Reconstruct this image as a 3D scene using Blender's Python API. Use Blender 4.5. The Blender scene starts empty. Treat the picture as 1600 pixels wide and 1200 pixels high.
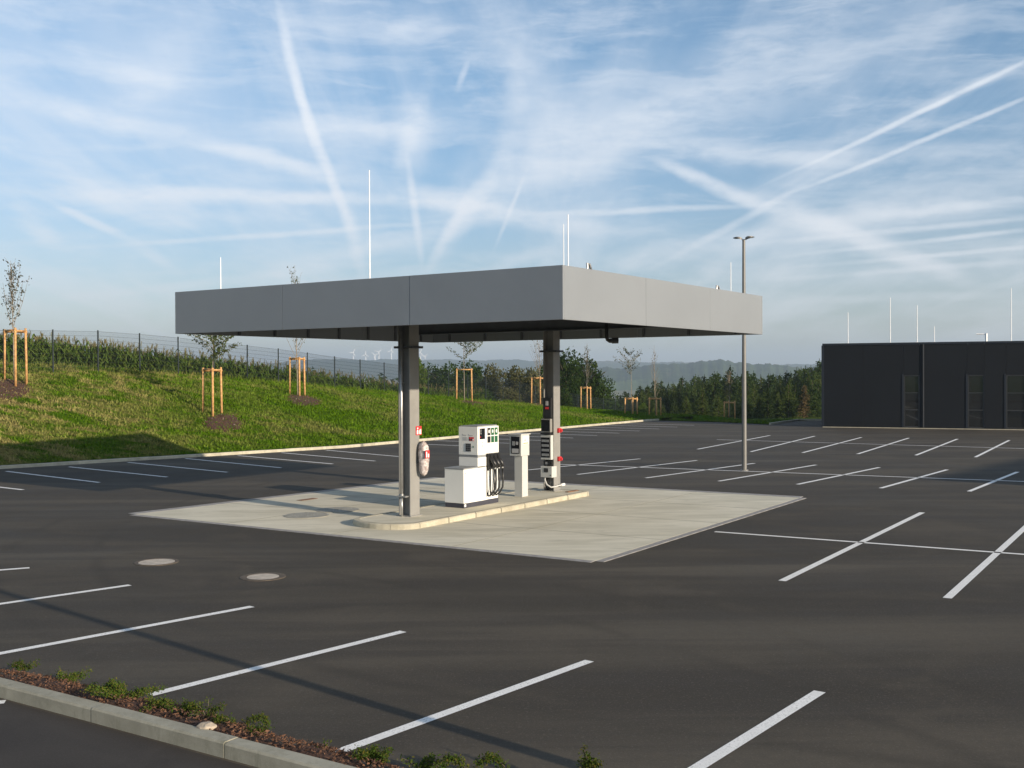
import bpy, math, random
import numpy as np
from mathutils import Vector, Matrix, noise as mnoise
random.seed(7); rng = np.random.default_rng(7)
SC = bpy.context.scene
COL = SC.collection
PI = math.pi

# ------------------------------------------------------------------ camera
F = 1686.0; HZ = 584.0; CAMH = 3.3; ROLL = 0.0044
pitch = math.atan((600 - HZ) / F)
cF = Vector((0, math.cos(pitch), -math.sin(pitch)))
R0 = Vector((1, 0, 0)); U0 = Vector((0, math.sin(pitch), math.cos(pitch)))
cR = R0 * math.cos(ROLL) - U0 * math.sin(ROLL)
cU = U0 * math.cos(ROLL) + R0 * math.sin(ROLL)
cam_d = bpy.data.cameras.new('camera'); cam = bpy.data.objects.new('camera', cam_d); COL.objects.link(cam)
cam.matrix_world = Matrix(((cR.x, cU.x, -cF.x, 0), (cR.y, cU.y, -cF.y, 0), (cR.z, cU.z, -cF.z, CAMH), (0, 0, 0, 1)))
cam_d.sensor_width = 36; cam_d.lens = 36 * F / 1600; cam_d.clip_start = 0.1; cam_d.clip_end = 40000
SC.camera = cam

def ray(px, py):
    return (cF + cR * ((px - 800) / F) + cU * ((600 - py) / F))
def at(px, py, z=0.0):
    """survey helper: where the line of sight meets the level z"""
    d = ray(px, py); t = (z - CAMH) / d.z
    return Vector((d.x * t, d.y * t, z))
def at_y(px, Y):
    d = ray(px, 584); t = Y / d.y
    return Vector((d.x * t, Y, 0))
def z_at(px, py, Y):
    d = ray(px, py); return CAMH + d.z * Y / d.y

# ------------------------------------------------------------------ light
SUN_AZ = math.radians(-41.6)      # towards the sun, measured from +X
SUN_EL = math.radians(14.2)
sdir = Vector((math.cos(SUN_AZ) * math.cos(SUN_EL), math.sin(SUN_AZ) * math.cos(SUN_EL), math.sin(SUN_EL)))
sl = bpy.data.lights.new('sun', 'SUN'); sl.energy = 5.0; sl.angle = math.radians(0.55); sl.color = (1.0, 0.86, 0.68)
so = bpy.data.objects.new('sun', sl); COL.objects.link(so); so.rotation_euler = sdir.to_track_quat('Z', 'Y').to_euler()
SC.view_settings.view_transform = 'Standard'; SC.view_settings.look = 'None'
SC.view_settings.gamma = 1; SC.view_settings.exposure = 0.52; SC.view_settings.use_curve_mapping = False
SC.cycles.max_bounces = 6; SC.cycles.volume_bounces = 0; SC.cycles.transparent_max_bounces = 16
SC.cycles.use_denoising = True

class NT:
    def __init__(s, tree): s.t = tree; s.n = tree.nodes; s.l = tree.links
    def new(s, typ, props=None, **inp):
        nd = s.n.new(typ)
        for k, v in (props or {}).items(): setattr(nd, k, v)
        for k, v in inp.items(): s.set(nd, k, v)
        return nd
    def set(s, nd, k, v):
        key = int(k[1:]) if k[0] == 'i' and k[1:].isdigit() else k.replace('_', ' ')
        sock = nd.inputs[key]
        if hasattr(v, 'bl_idname') and 'Socket' in v.bl_idname: s.l.new(v, sock)
        elif hasattr(v, 'outputs'): s.l.new(v.outputs[0], sock)
        else: sock.default_value = v
    def m(s, op, a, b=0.0, c=None, clamp=False):
        nd = s.n.new('ShaderNodeMath'); nd.operation = op; nd.use_clamp = clamp
        s.set(nd, 'i0', a); s.set(nd, 'i1', b)
        if c is not None: s.set(nd, 'i2', c)
        return nd.outputs[0]
    def vm(s, op, a, b=(0, 0, 0), out=0):
        nd = s.n.new('ShaderNodeVectorMath'); nd.operation = op
        s.set(nd, 'i0', a)
        if op == 'SCALE': s.set(nd, 'Scale', b)
        else: s.set(nd, 'i1', b)
        return nd.outputs[out]
    def noise(s, vec, scale, detail=3.0, rough=0.55, dist=0.0):
        nd = s.n.new('ShaderNodeTexNoise'); s.set(nd, 'Vector', vec)
        nd.inputs['Scale'].default_value = scale; nd.inputs['Detail'].default_value = detail
        nd.inputs['Roughness'].default_value = rough; nd.inputs['Distortion'].default_value = dist
        return nd.outputs['Fac']
    def mr(s, v, a, b, c=0.0, d=1.0, kind='SMOOTHSTEP'):
        nd = s.n.new('ShaderNodeMapRange'); nd.interpolation_type = kind
        for i, x in enumerate((v, a, b, c, d)): s.set(nd, 'i%d' % i, x)
        return nd.outputs[0]
    def mix(s, fac, a, b, typ='MIX'):
        nd = s.n.new('ShaderNodeMixRGB'); nd.blend_type = typ
        s.set(nd, 'i0', fac)
        for i, x in ((1, a), (2, b)):
            if isinstance(x, (tuple, list)) and len(x) == 3: x = (*x, 1)
            s.set(nd, 'i%d' % i, x)
        return nd.outputs[0]
    def mapping(s, vec, loc=(0, 0, 0), rot=(0, 0, 0), scale=(1, 1, 1), typ='POINT'):
        nd = s.n.new('ShaderNodeMapping'); nd.vector_type = typ; s.set(nd, 'Vector', vec)
        nd.inputs['Location'].default_value = loc; nd.inputs['Rotation'].default_value = rot; nd.inputs['Scale'].default_value = scale
        return nd.outputs[0]

world = bpy.data.worlds.new('World'); SC.world = world; world.use_nodes = True
W = NT(world.node_tree); W.n.clear()
sky = W.new('ShaderNodeTexSky', dict(sky_type='NISHITA', sun_disc=False, sun_elevation=SUN_EL,
            sun_rotation=math.atan2(sdir.x, sdir.y), altitude=350, air_density=1.0, dust_density=0.7, ozone_density=1.6))
geo = W.n.new('ShaderNodeTexCoord'); D = geo.outputs['Generated']
sep = W.n.new('ShaderNodeSeparateXYZ'); W.l.new(D, sep.inputs[0])
sx, sy, sz = sep.outputs
az = W.m('ARCTAN2', sx, sy); el = W.m('ARCSINE', sz)
comb = W.n.new('ShaderNodeCombineXYZ'); W.l.new(az, comb.inputs[0]); W.l.new(el, comb.inputs[1])
P0 = comb.outputs[0]
wob = W.n.new('ShaderNodeTexNoise'); W.l.new(P0, wob.inputs['Vector']); wob.inputs['Scale'].default_value = 9; wob.inputs['Detail'].default_value = 5; wob.inputs['Roughness'].default_value = .6
dv = W.vm('SUBTRACT', wob.outputs['Color'], (.5, .5, .5))
P = W.vm('MULTIPLY', W.vm('ADD', P0, W.vm('SCALE', dv, 0.017)), (1, 1, 0))
PS = W.vm('MULTIPLY', W.vm('ADD', P0, W.vm('SCALE', dv, 0.0055)), (1, 1, 0))
# high cloud sheet: streaks on a level plane overhead, so that they fan out from the horizon
zz = W.m('ADD', W.m('MAXIMUM', sz, 0.0), 0.10)
pl = W.n.new('ShaderNodeCombineXYZ'); W.l.new(W.m('DIVIDE', sx, zz), pl.inputs[0]); W.l.new(W.m('DIVIDE', sy, zz), pl.inputs[1])
c1 = W.noise(W.mapping(pl.outputs[0], rot=(0, 0, .35), scale=(1.5, .33, 1)), 1.1, 6, .56, .5)
c2 = W.noise(W.mapping(pl.outputs[0], loc=(4, 7, 0), rot=(0, 0, -1.05), scale=(1.8, .35, 1)), 1.3, 6, .56, .4)
c3 = W.noise(P, 4.0, 6, .6, .6)
c4 = W.noise(W.mapping(P, scale=(4, 22, 1)), 2.0, 5, .65, .3)
cirrus = W.m('ADD', W.mr(c1, .46, .78, 0, .54), W.mr(c2, .47, .78, 0, .50))
cirrus = W.m('ADD', cirrus, W.mr(c3, .45, .70, 0, .22))
cirrus = W.m('ADD', cirrus, W.mr(c4, .42, .70, 0, .30))
def azel(px, py):
    d = ray(px, py).normalized(); return Vector((math.atan2(d.x, d.y), math.asin(d.z)))
TRAILS = [  # ends in the sky, half width, strength: old vapour trails, sharp and spread
 ((430, -10), (482, 215), 12, .62), ((452, 110), (520, 290), 13, .70), ((495, 215), (556, 390), 11, .6), ((530, 300), (575, 450), 15, .38),
 ((652, 120), (636, 300), 34, .34), ((634, 230), (662, 430), 9, .50), ((600, 330), (680, 100), 20, .16),
 ((812, 200), (670, 430), 22, .36), ((745, 280), (662, 440), 13, .42), ((828, 255), (768, 400), 5, .40), ((735, 90), (710, 150), 7, .25),
 ((1700, 45), (1170, 300), 5, .60), ((1700, 110), (1190, 320), 5, .62), ((1120, 260), (1660, 215), 18, .2), ((820, 20), (780, 330), 26, .16), ((-40, 480), (700, 395), 10, .22), ((640, 460), (900, 380), 12, .25), ((1180, 470), (1700, 455), 9, .25), ((1250, 350), (1700, 300), 10, .3), ((1150, 440), (1700, 400), 6, .3), ((20, 60), (360, 150), 30, .16), ((560, 60), (700, 20), 16, .2), ((1300, 265), (1000, 430), 8, .35), ((1640, 80), (1370, 200), 10, .30),
 ((1000, 240), (1230, 335), 15, .7), ((1120, 285), (1400, 400), 26, .5), ((1260, 340), (1550, 455), 19, .62),
 ((-60, 130), (340, 225), 22, .40), ((240, 195), (600, 300), 18, .52), ((520, 275), (1010, 372), 24, .44),
 ((-120, 290), (620, 310), 17, .58), ((250, 300), (760, 318), 13, .35), ((560, 305), (900, 350), 28, .28),
 ((55, 305), (225, 382), 9, .50), ((10, 310), (110, 400), 22, .30), ((190, 370), (290, 430), 12, .25),
 ((80, 388), (760, 340), 6, .42), ((380, 430), (820, 330), 20, .34), ((800, 335), (1220, 318), 7, .5),
 ((690, 330), (1180, 110), 50, .40), ((900, 260), (1500, -60), 100, .34), ((760, 300), (1040, 40), 55, .24), ((950, 215), (1380, 255), 22, .34),
 ((1100, 380), (1750, 270), 44, .42), ((1110, 385), (1760, 325), 6, .42), ((1180, 405), (1760, 340), 5, .5), ((1200, 420), (1760, 372), 5, .5),
 ((900, 420), (1250, 360), 26, .30), ((1000, 430), (1700, 420), 26, .2),
 ((300, 230), (820, 170), 46, .26), ((330, 190), (830, 200), 16, .25), ((150, 230), (380, -80), 60, .24), ((420, 0), (900, 60), 60, .14),
]
acc = None
for (A, B, hw, st) in TRAILS:
    a = azel(*A); b = azel(*B); c = (a + b) / 2; d = b - a
    mp = W.mapping(PS if hw < 11 else P, loc=(c.x, c.y, 0), rot=(0, 0, math.atan2(d.y, d.x)), scale=(d.length * .56, hw / F * 1.1, 1), typ='TEXTURE')
    v = W.mr(W.vm('LENGTH', mp, out=1), 1.0, 0.05, 0, st * (1.35 if hw < 30 else 1.2))
    acc = v if acc is None else W.m('ADD', acc, v)
tex = W.noise(W.mapping(P, rot=(0, 0, .6), scale=(1, 3, 1)), 16, 6, .68)
acc = W.m('MULTIPLY', acc, W.mr(tex, .30, .62, .45, 1.1))
upfade = W.mr(el, .0, .10, .60, 1.0)
mask = W.m('MULTIPLY', W.m('ADD', W.m('MULTIPLY', cirrus, .95), acc), upfade)
mask = W.m('SUBTRACT', 1.0, W.m('POWER', 2.718, W.m('MULTIPLY', mask, -1.05)))
mask = W.m('MULTIPLY', mask, W.mr(sz, -.01, .01, 0, 1))
SKY_GAIN = (1.0, 1.0, 1.0)
skyc = W.mix(1.0, sky.outputs[0], W.mix(W.mr(el, .0, .34), (.78, .78, .92), (.78, .98, 1.10)), 'MULTIPLY')
cloudc = W.mix(W.mr(el, 0, .35), (6.1, 6.25, 6.6), (6.9, 7.1, 7.4))
fin = W.mix(mask, skyc, cloudc)
bg = W.new('ShaderNodeBackground', Color=fin, Strength=0.104)
wo = W.n.new('ShaderNodeOutputWorld'); W.l.new(bg.outputs[0], wo.inputs['Surface'])

# ------------------------------------------------------------------ materials
MATS = {}
def mat(name, col, rough=.7, metal=0.0, var=.12, vscale=3.0, bump=0.0, bscale=40.0, coord='Object', col2=None, spec=.5, coat=0.0, trans=0.0, emit=None):
    if name in MATS: return MATS[name]
    m = bpy.data.materials.new(name); m.use_nodes = True; T = NT(m.node_tree)
    bs = T.n['Principled BSDF']; tc = T.n.new('ShaderNodeTexCoord')
    vec = tc.outputs['Object']
    if coord == 'World': vec = T.n.new('ShaderNodeNewGeometry').outputs['Position']
    n = T.noise(vec, vscale, 5, .6)
    lo = tuple(c * (1 - var) for c in col); hi = tuple(min(1, c * (1 + var)) for c in col) if col2 is None else col2
    T.set(bs, 'Base Color', T.mix(T.mr(n, .3, .7), lo, hi))
    bs.inputs['Roughness'].default_value = rough; bs.inputs['Metallic'].default_value = metal
    bs.inputs['Specular IOR Level'].default_value = spec
    if coat: bs.inputs['Coat Weight'].default_value = coat
    if trans: bs.inputs['Transmission Weight'].default_value = trans
    if bump:
        b = T.new('ShaderNodeBump', Strength=bump, Distance=.02, Height=T.noise(vec, bscale, 4, .6)); T.l.new(b.outputs[0], bs.inputs['Normal'])
    MATS[name] = m; return m

def custom(name, fn, rough=.8, spec=.4):
    m = bpy.data.materials.new(name); m.use_nodes = True; T = NT(m.node_tree); bs = T.n['Principled BSDF']
    pos = T.n.new('ShaderNodeNewGeometry').outputs['Position']
    bs.inputs['Roughness'].default_value = rough; bs.inputs['Specular IOR Level'].default_value = spec
    c, h, hd, hs = fn(T, pos, bs)
    T.set(bs, 'Base Color', c)
    if h is not None:
        b = T.new('ShaderNodeBump', Strength=hs, Distance=hd, Height=h); T.l.new(b.outputs[0], bs.inputs['Normal'])
    MATS[name] = m; return m
AX = math.radians(56.0)
def f_asphalt(T, pos, bs):
    big = T.noise(T.mapping(pos, rot=(0, 0, -AX), scale=(.05, .30, 1)), 1.0, 6, .62, .4)
    lane = T.noise(T.mapping(pos, rot=(0, 0, .35), scale=(.10, 1.1, 1)), 1.0, 5, .6, .3)
    patch = T.noise(pos, .35, 5, .65, .6)
    fine = T.noise(pos, 55, 3, .7); mid = T.noise(pos, 9, 4, .7)
    c = T.mix(T.mr(big, .30, .70), (.041, .0345, .0255), (.092, .078, .058))
    c = T.mix(T.mr(lane, .42, .60, 0, .70), c, (.044, .0375, .030))
    c = T.mix(T.mr(patch, .48, .68, 0, .55), c, (.092, .078, .059))
    c = T.mix(T.mr(mid, .35, .7, 0, .22), c, (.040, .037, .034))
    c = T.mix(T.mr(T.noise(pos, 26, 2, .8), .56, .72, 0, .55), c, (.135, .116, .092))
    c = T.mix(T.mr(fine, .50, .75, 0, .5), c, (.14, .12, .096))
    for (cx_, cy_, r_, w_, st_) in ((9.0, 26.0, 17.5, .13, .30), (9.0, 26.0, 19.1, .13, .30), (-14, 2, 19.0, .14, .26), (-14, 2, 20.6, .14, .26), (2, -9, 24.5, .15, .22), (2, -9, 26.1, .15, .22), (14, 40, 9.0, .12, .2)):
        q = T.m('ABSOLUTE', T.m('SUBTRACT', T.vm('LENGTH', T.vm('MULTIPLY', T.vm('SUBTRACT', pos, (cx_, cy_, 0)), (1, 1, 0)), out=1), T.m('ADD', r_, T.m('MULTIPLY', patch, .5))))
        c = T.mix(T.m('MULTIPLY', T.mr(q, w_ * 1.6, .0, 0, st_), T.mr(patch, .40, .58)), c, (.030, .026, .021))
    T.set(bs, 'Roughness', T.mr(patch, .3, .7, .80, .95))
    return c, T.m('ADD', fine, mid), .006, .5
custom('asphalt', f_asphalt, .82, .22)
def f_road(T, pos, bs):
    fine = T.noise(pos, 60, 3, .7); patch = T.noise(pos, .8, 5, .65, .6)
    c = T.mix(T.mr(patch, .3, .7), (.036, .030, .025), (.052, .044, .036))
    c = T.mix(T.mr(fine, .5, .75, 0, .4), c, (.09, .083, .075))
    return c, fine, .006, .5
custom('road_asphalt', f_road, .85, .3)
def f_conc(T, pos, bs):
    big = T.noise(T.mapping(pos, rot=(0, 0, -AX), scale=(.35, 1.3, 1)), 1.0, 6, .65, .8)
    swirl = T.noise(T.mapping(pos, rot=(0, 0, .25), scale=(.45, 2.6, 1)), 1.2, 6, .6, 1.2)
    fine = T.noise(pos, 30, 4, .7); sp = T.noise(pos, 2.2, 4, .7)
    c = T.mix(T.mr(big, .32, .68), (.54, .50, .385), (.70, .65, .52))
    c = T.mix(T.mr(swirl, .50, .72, 0, .6), c, (.42, .39, .305))
    c = T.mix(T.mr(sp, .60, .78, 0, .5), c, (.70, .62, .44))
    c = T.mix(T.mr(fine, .55, .8, 0, .25), c, (.24, .22, .19))
    return c, fine, .003, .35
custom('forecourt_concrete', f_conc, .85, .35)
def f_kerb(T, pos, bs):
    fine = T.noise(pos, 70, 3, .7); mid = T.noise(pos, 3, 5, .65)
    oi = T.n.new('ShaderNodeObjectInfo').outputs['Random']
    c = T.mix(T.mr(mid, .3, .7), (.40, .365, .275), (.53, .49, .38))
    c = T.mix(T.mr(fine, .55, .75, 0, .35), c, (.25, .23, .20))
    c = T.mix(1.0, c, T.mr(oi, 0, 1, .86, 1.06, 'LINEAR'), 'MULTIPLY')
    return c, fine, .002, .4
custom('kerb_concrete', f_kerb, .85, .3)
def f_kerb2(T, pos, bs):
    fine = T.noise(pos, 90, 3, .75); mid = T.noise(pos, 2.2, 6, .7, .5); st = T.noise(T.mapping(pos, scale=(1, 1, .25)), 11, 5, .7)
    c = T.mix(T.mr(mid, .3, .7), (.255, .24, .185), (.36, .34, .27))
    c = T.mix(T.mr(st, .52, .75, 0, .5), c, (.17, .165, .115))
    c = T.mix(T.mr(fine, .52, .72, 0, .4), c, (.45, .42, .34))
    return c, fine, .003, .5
custom('kerb_shaded', f_kerb2, .9, .2)  # darker copy of the kerb concrete, near kerb's shading put into its colour
def f_paint(T, pos, bs):
    fine = T.noise(pos, 45, 4, .75); mid = T.noise(pos, 3, 4, .6)
    c = T.mix(T.mr(mid, .3, .7), (.76, .74, .70), (.86, .84, .80))
    c = T.mix(T.m('MULTIPLY', T.mr(fine, .50, .66, 0, .75), T.mr(mid, .35, .60, .25, 1.0)), c, (.26, .25, .22))
    return c, fine, .003, .3
custom('road_paint', f_paint, .75, .3)
def f_grass(T, pos, bs):
    a = T.noise(pos, .16, 5, .6, .5); b = T.noise(T.mapping(pos, rot=(0, 0, -1.0), scale=(.6, 1.6, 1)), .9, 6, .7, .6); f = T.noise(pos, 7, 4, .75)
    sepn = T.n.new('ShaderNodeSeparateXYZ'); T.l.new(pos, sepn.inputs[0])
    dry = T.m('ADD', T.mr(a, .42, .64, 0, .36), T.mr(sepn.outputs[0], -8.0, -22.0, 0, .50))
    dry = T.m('MULTIPLY', dry, T.mr(b, .40, .60, .0, 1.25))
    c = T.mix(T.mr(f, .3, .7), (.024, .056, .002), (.072, .135, .005))
    c = T.mix(T.m('MINIMUM', dry, .9), c, T.mix(T.mr(f, .3, .7), (.110, .088, .030), (.26, .205, .080)))
    c = T.mix(T.mr(T.noise(pos, 1.1, 5, .7), .52, .68, 0, .75), c, (.020, .038, .004))
    return c, T.m('ADD', f, b), .12, .8
custom('grass_ground', f_grass, .95, .0)
def f_blade(T, pos, bs):
    a = T.noise(pos, .16, 5, .6, .5); b = T.noise(T.mapping(pos, rot=(0, 0, -1.0), scale=(.6, 1.6, 1)), .9, 6, .7, .6); f = T.noise(pos, 3, 4, .75)
    sepn = T.n.new('ShaderNodeSeparateXYZ'); T.l.new(pos, sepn.inputs[0])
    dry = T.m('ADD', T.mr(a, .42, .64, 0, .36), T.mr(sepn.outputs[0], -8.0, -22.0, 0, .50))
    dry = T.m('MULTIPLY', dry, T.mr(b, .40, .60, .0, 1.25))
    c = T.mix(T.mr(f, .3, .7), (.030, .074, .003), (.098, .178, .008))
    c = T.mix(T.m('MINIMUM', dry, .9), c, (.28, .23, .09))
    return c, None, 0, 0
custom('grass_blade', f_blade, .95, .0)
def foliage(name, c0, c1, c2, sc=.8, trans=.25):
    m = bpy.data.materials.new(name); m.use_nodes = True; T = NT(m.node_tree); T.n.clear()
    g = T.n.new('ShaderNodeNewGeometry'); oi = T.n.new('ShaderNodeObjectInfo')
    n = T.noise(g.outputs['Position'], sc, 4, .65)
    c = T.mix(T.mr(n, .32, .68), c0, c1)
    c = T.mix(T.mr(g.outputs['Random Per Island'], .55, 1, 0, .7, 'LINEAR'), c, c2)
    c = T.mix(1.0, c, T.mr(oi.outputs['Random'], 0, 1, .75, 1.2, 'LINEAR'), 'MULTIPLY')
    d = T.new('ShaderNodeBsdfDiffuse', Color=c, Roughness=.6); t = T.new('ShaderNodeBsdfTranslucent', Color=c)
    mx = T.new('ShaderNodeMixShader'); mx.inputs[0].default_value = trans
    T.l.new(d.outputs[0], mx.inputs[1]); T.l.new(t.outputs[0], mx.inputs[2])
    o = T.n.new('ShaderNodeOutputMaterial'); T.l.new(mx.outputs[0], o.inputs[0]); MATS[name] = m; return m
foliage('leaf_dark', (.022, .045, .012), (.045, .080, .018), (.075, .105, .025))
foliage('leaf_light', (.05, .09, .015), (.09, .14, .025), (.14, .17, .035))
foliage('leaf_olive', (.07, .08, .03), (.13, .13, .05), (.16, .13, .07))
foliage('leaf_spruce', (.026, .050, .015), (.054, .084, .022), (.095, .12, .033), .35)
foliage('leaf_larch', (.045, .068, .015), (.075, .10, .022), (.10, .12, .03), .5)
foliage('leaf_brown', (.10, .075, .03), (.15, .11, .05), (.12, .09, .05), .5)
foliage('leaf_young', (.04, .06, .02), (.08, .11, .03), (.11, .10, .04))
foliage('leaf_grey', (.06, .07, .05), (.11, .12, .08), (.14, .12, .09))
foliage('leaf_corn', (.062, .112, .018), (.12, .185, .030), (.19, .22, .055), 1.5, .3)
foliage('corn_tassel', (.16, .145, .06), (.21, .18, .08), (.26, .22, .11), 1.5, .2)
foliage('leaf_cover', (.035, .065, .012), (.075, .12, .02), (.17, .13, .03), 9)
mat('mulch', (.045, .022, .012), .95, var=.5, vscale=60, bump=1.0, bscale=50, coord='World', col2=(.11, .050, .028))
mat('mulch_chip', (.085, .036, .018), .9, var=.55, vscale=25, coord='World', col2=(.21, .10, .050))
mat('wood_stake', (.50, .25, .085), .75, var=.25, vscale=9, bump=.3, bscale=30, col2=(.66, .38, .15))
mat('bark', (.11, .085, .06), .9, var=.3, vscale=14, bump=.5)
mat('bark_pale', (.24, .20, .15), .9, var=.3, vscale=14, bump=.4)
mat('fence_green', (.012, .020, .022), .7, var=.1)
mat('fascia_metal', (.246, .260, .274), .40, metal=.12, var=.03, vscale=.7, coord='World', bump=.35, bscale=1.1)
mat('column_metal', (.262, .255, .240), .5, metal=.08, var=.07, vscale=3, bump=.05)
mat('dark_steel', (.06, .062, .066), .6, metal=.2, var=.1)
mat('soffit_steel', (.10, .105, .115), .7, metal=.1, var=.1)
mat('galvanised', (.46, .46, .45), .4, metal=.7, var=.1, vscale=12)
mat('pump_white', (.80, .80, .77), .4, var=.02, vscale=2)
mat('pump_grey', (.26, .27, .28), .5, var=.08)
mat('pump_plinth', (.045, .045, .06), .6, var=.1)
mat('black_plastic', (.016, .016, .017), .4, var=.1)
mat('dark_glass', (.010, .012, .015), .06, var=.1, spec=.7)
mat('label_red', (.62, .03, .035), .5, var=.06)
mat('label_white', (.82, .82, .80), .5, var=.03)
mat('label_green', (.015, .10, .04), .5, var=.06)
mat('label_grey', (.42, .42, .43), .6, var=.1)
mat('label_orange', (.65, .25, .06), .5, var=.1)
mat('terminal_grey', (.52, .52, .50), .5, var=.04)
mat('plastic_film', (.50, .38, .35), .25, var=.35, vscale=14, bump=1.0, bscale=18, col2=(.66, .60, .58), spec=.7)
mat('rod_white', (.86, .86, .86), .4, var=.02)
mat('lamp_grey', (.17, .165, .155), .5, metal=.2, var=.06)
mat('lamp_glass', (.35, .36, .36), .2, var=.1)
mat('facade_anthracite', (.0045, .0062, .0090), .7, metal=.0, var=.08, vscale=.6, coord='World', spec=.22)
mat('facade_trim', (.009, .013, .021), .5, metal=.1, var=.08)
mat('window_frame', (.020, .021, .022), .5, var=.1)
mat('window_glass', (.012, .013, .013), .03, var=.1, spec=.9)
mat('iron_cover', (.11, .085, .060), .75, metal=.2, var=.3, vscale=8, bump=.4, bscale=50)
mat('cover_concrete', (.46, .40, .33), .9, var=.2, vscale=7, bump=.3)
mat('steel_checker', (.36, .34, .28), .7, metal=.05, var=.2, vscale=4)
mat('rust', (.20, .105, .055), .9, var=.4, vscale=15)
mat('stone_pale', (.36, .30, .23), .9, var=.3, vscale=9, bump=.6, bscale=14)
mat('turbine_white', (.75, .76, .78), .5, var=.02)
mat('house_wall', (.7, .67, .6), .8, var=.08); mat('house_roof', (.25, .1, .07), .8, var=.15)
def f_far(T, pos, bs):
    sp_ = T.n.new('ShaderNodeSeparateXYZ'); T.l.new(pos, sp_.inputs[0])
    v = T.new('ShaderNodeTexVoronoi', Vector=T.mapping(pos, rot=(0, 0, .4), scale=(1, .45, 0)), Scale=.0045)
    vs = T.n.new('ShaderNodeSeparateColor'); T.l.new(v.outputs['Color'], vs.inputs[0])
    n = T.noise(pos, .0032, 6, .65, .7); f = T.noise(pos, .03, 5, .7)
    forest = T.mix(T.mr(f, .3, .7), (.016, .034, .012), (.050, .075, .025))
    meadow = T.mix(vs.outputs[1], (.08, .12, .03), (.13, .15, .05))
    field = T.mix(T.mr(vs.outputs[0], .40, .50, 0, 1), meadow, T.mix(f, (.34, .24, .16), (.46, .34, .22)))
    z = sp_.outputs[2]
    iswood = T.m('ADD', T.mr(n, .46, .52), T.mr(z, -18, -3, -.6, .85))
    c = T.mix(T.m('MINIMUM', T.m('MAXIMUM', iswood, 0.0), 1.0), field, forest)
    near = T.mr(sp_.outputs[1], 250, 420)
    c = T.mix(near, T.mix(T.mr(T.noise(pos, .8, 5, .7), .3, .7), (.04, .07, .014), (.10, .14, .03)), c)
    return c, T.m('ADD', f, n), 9.0, .8
custom('far_land', f_far, .95, .05)

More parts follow.
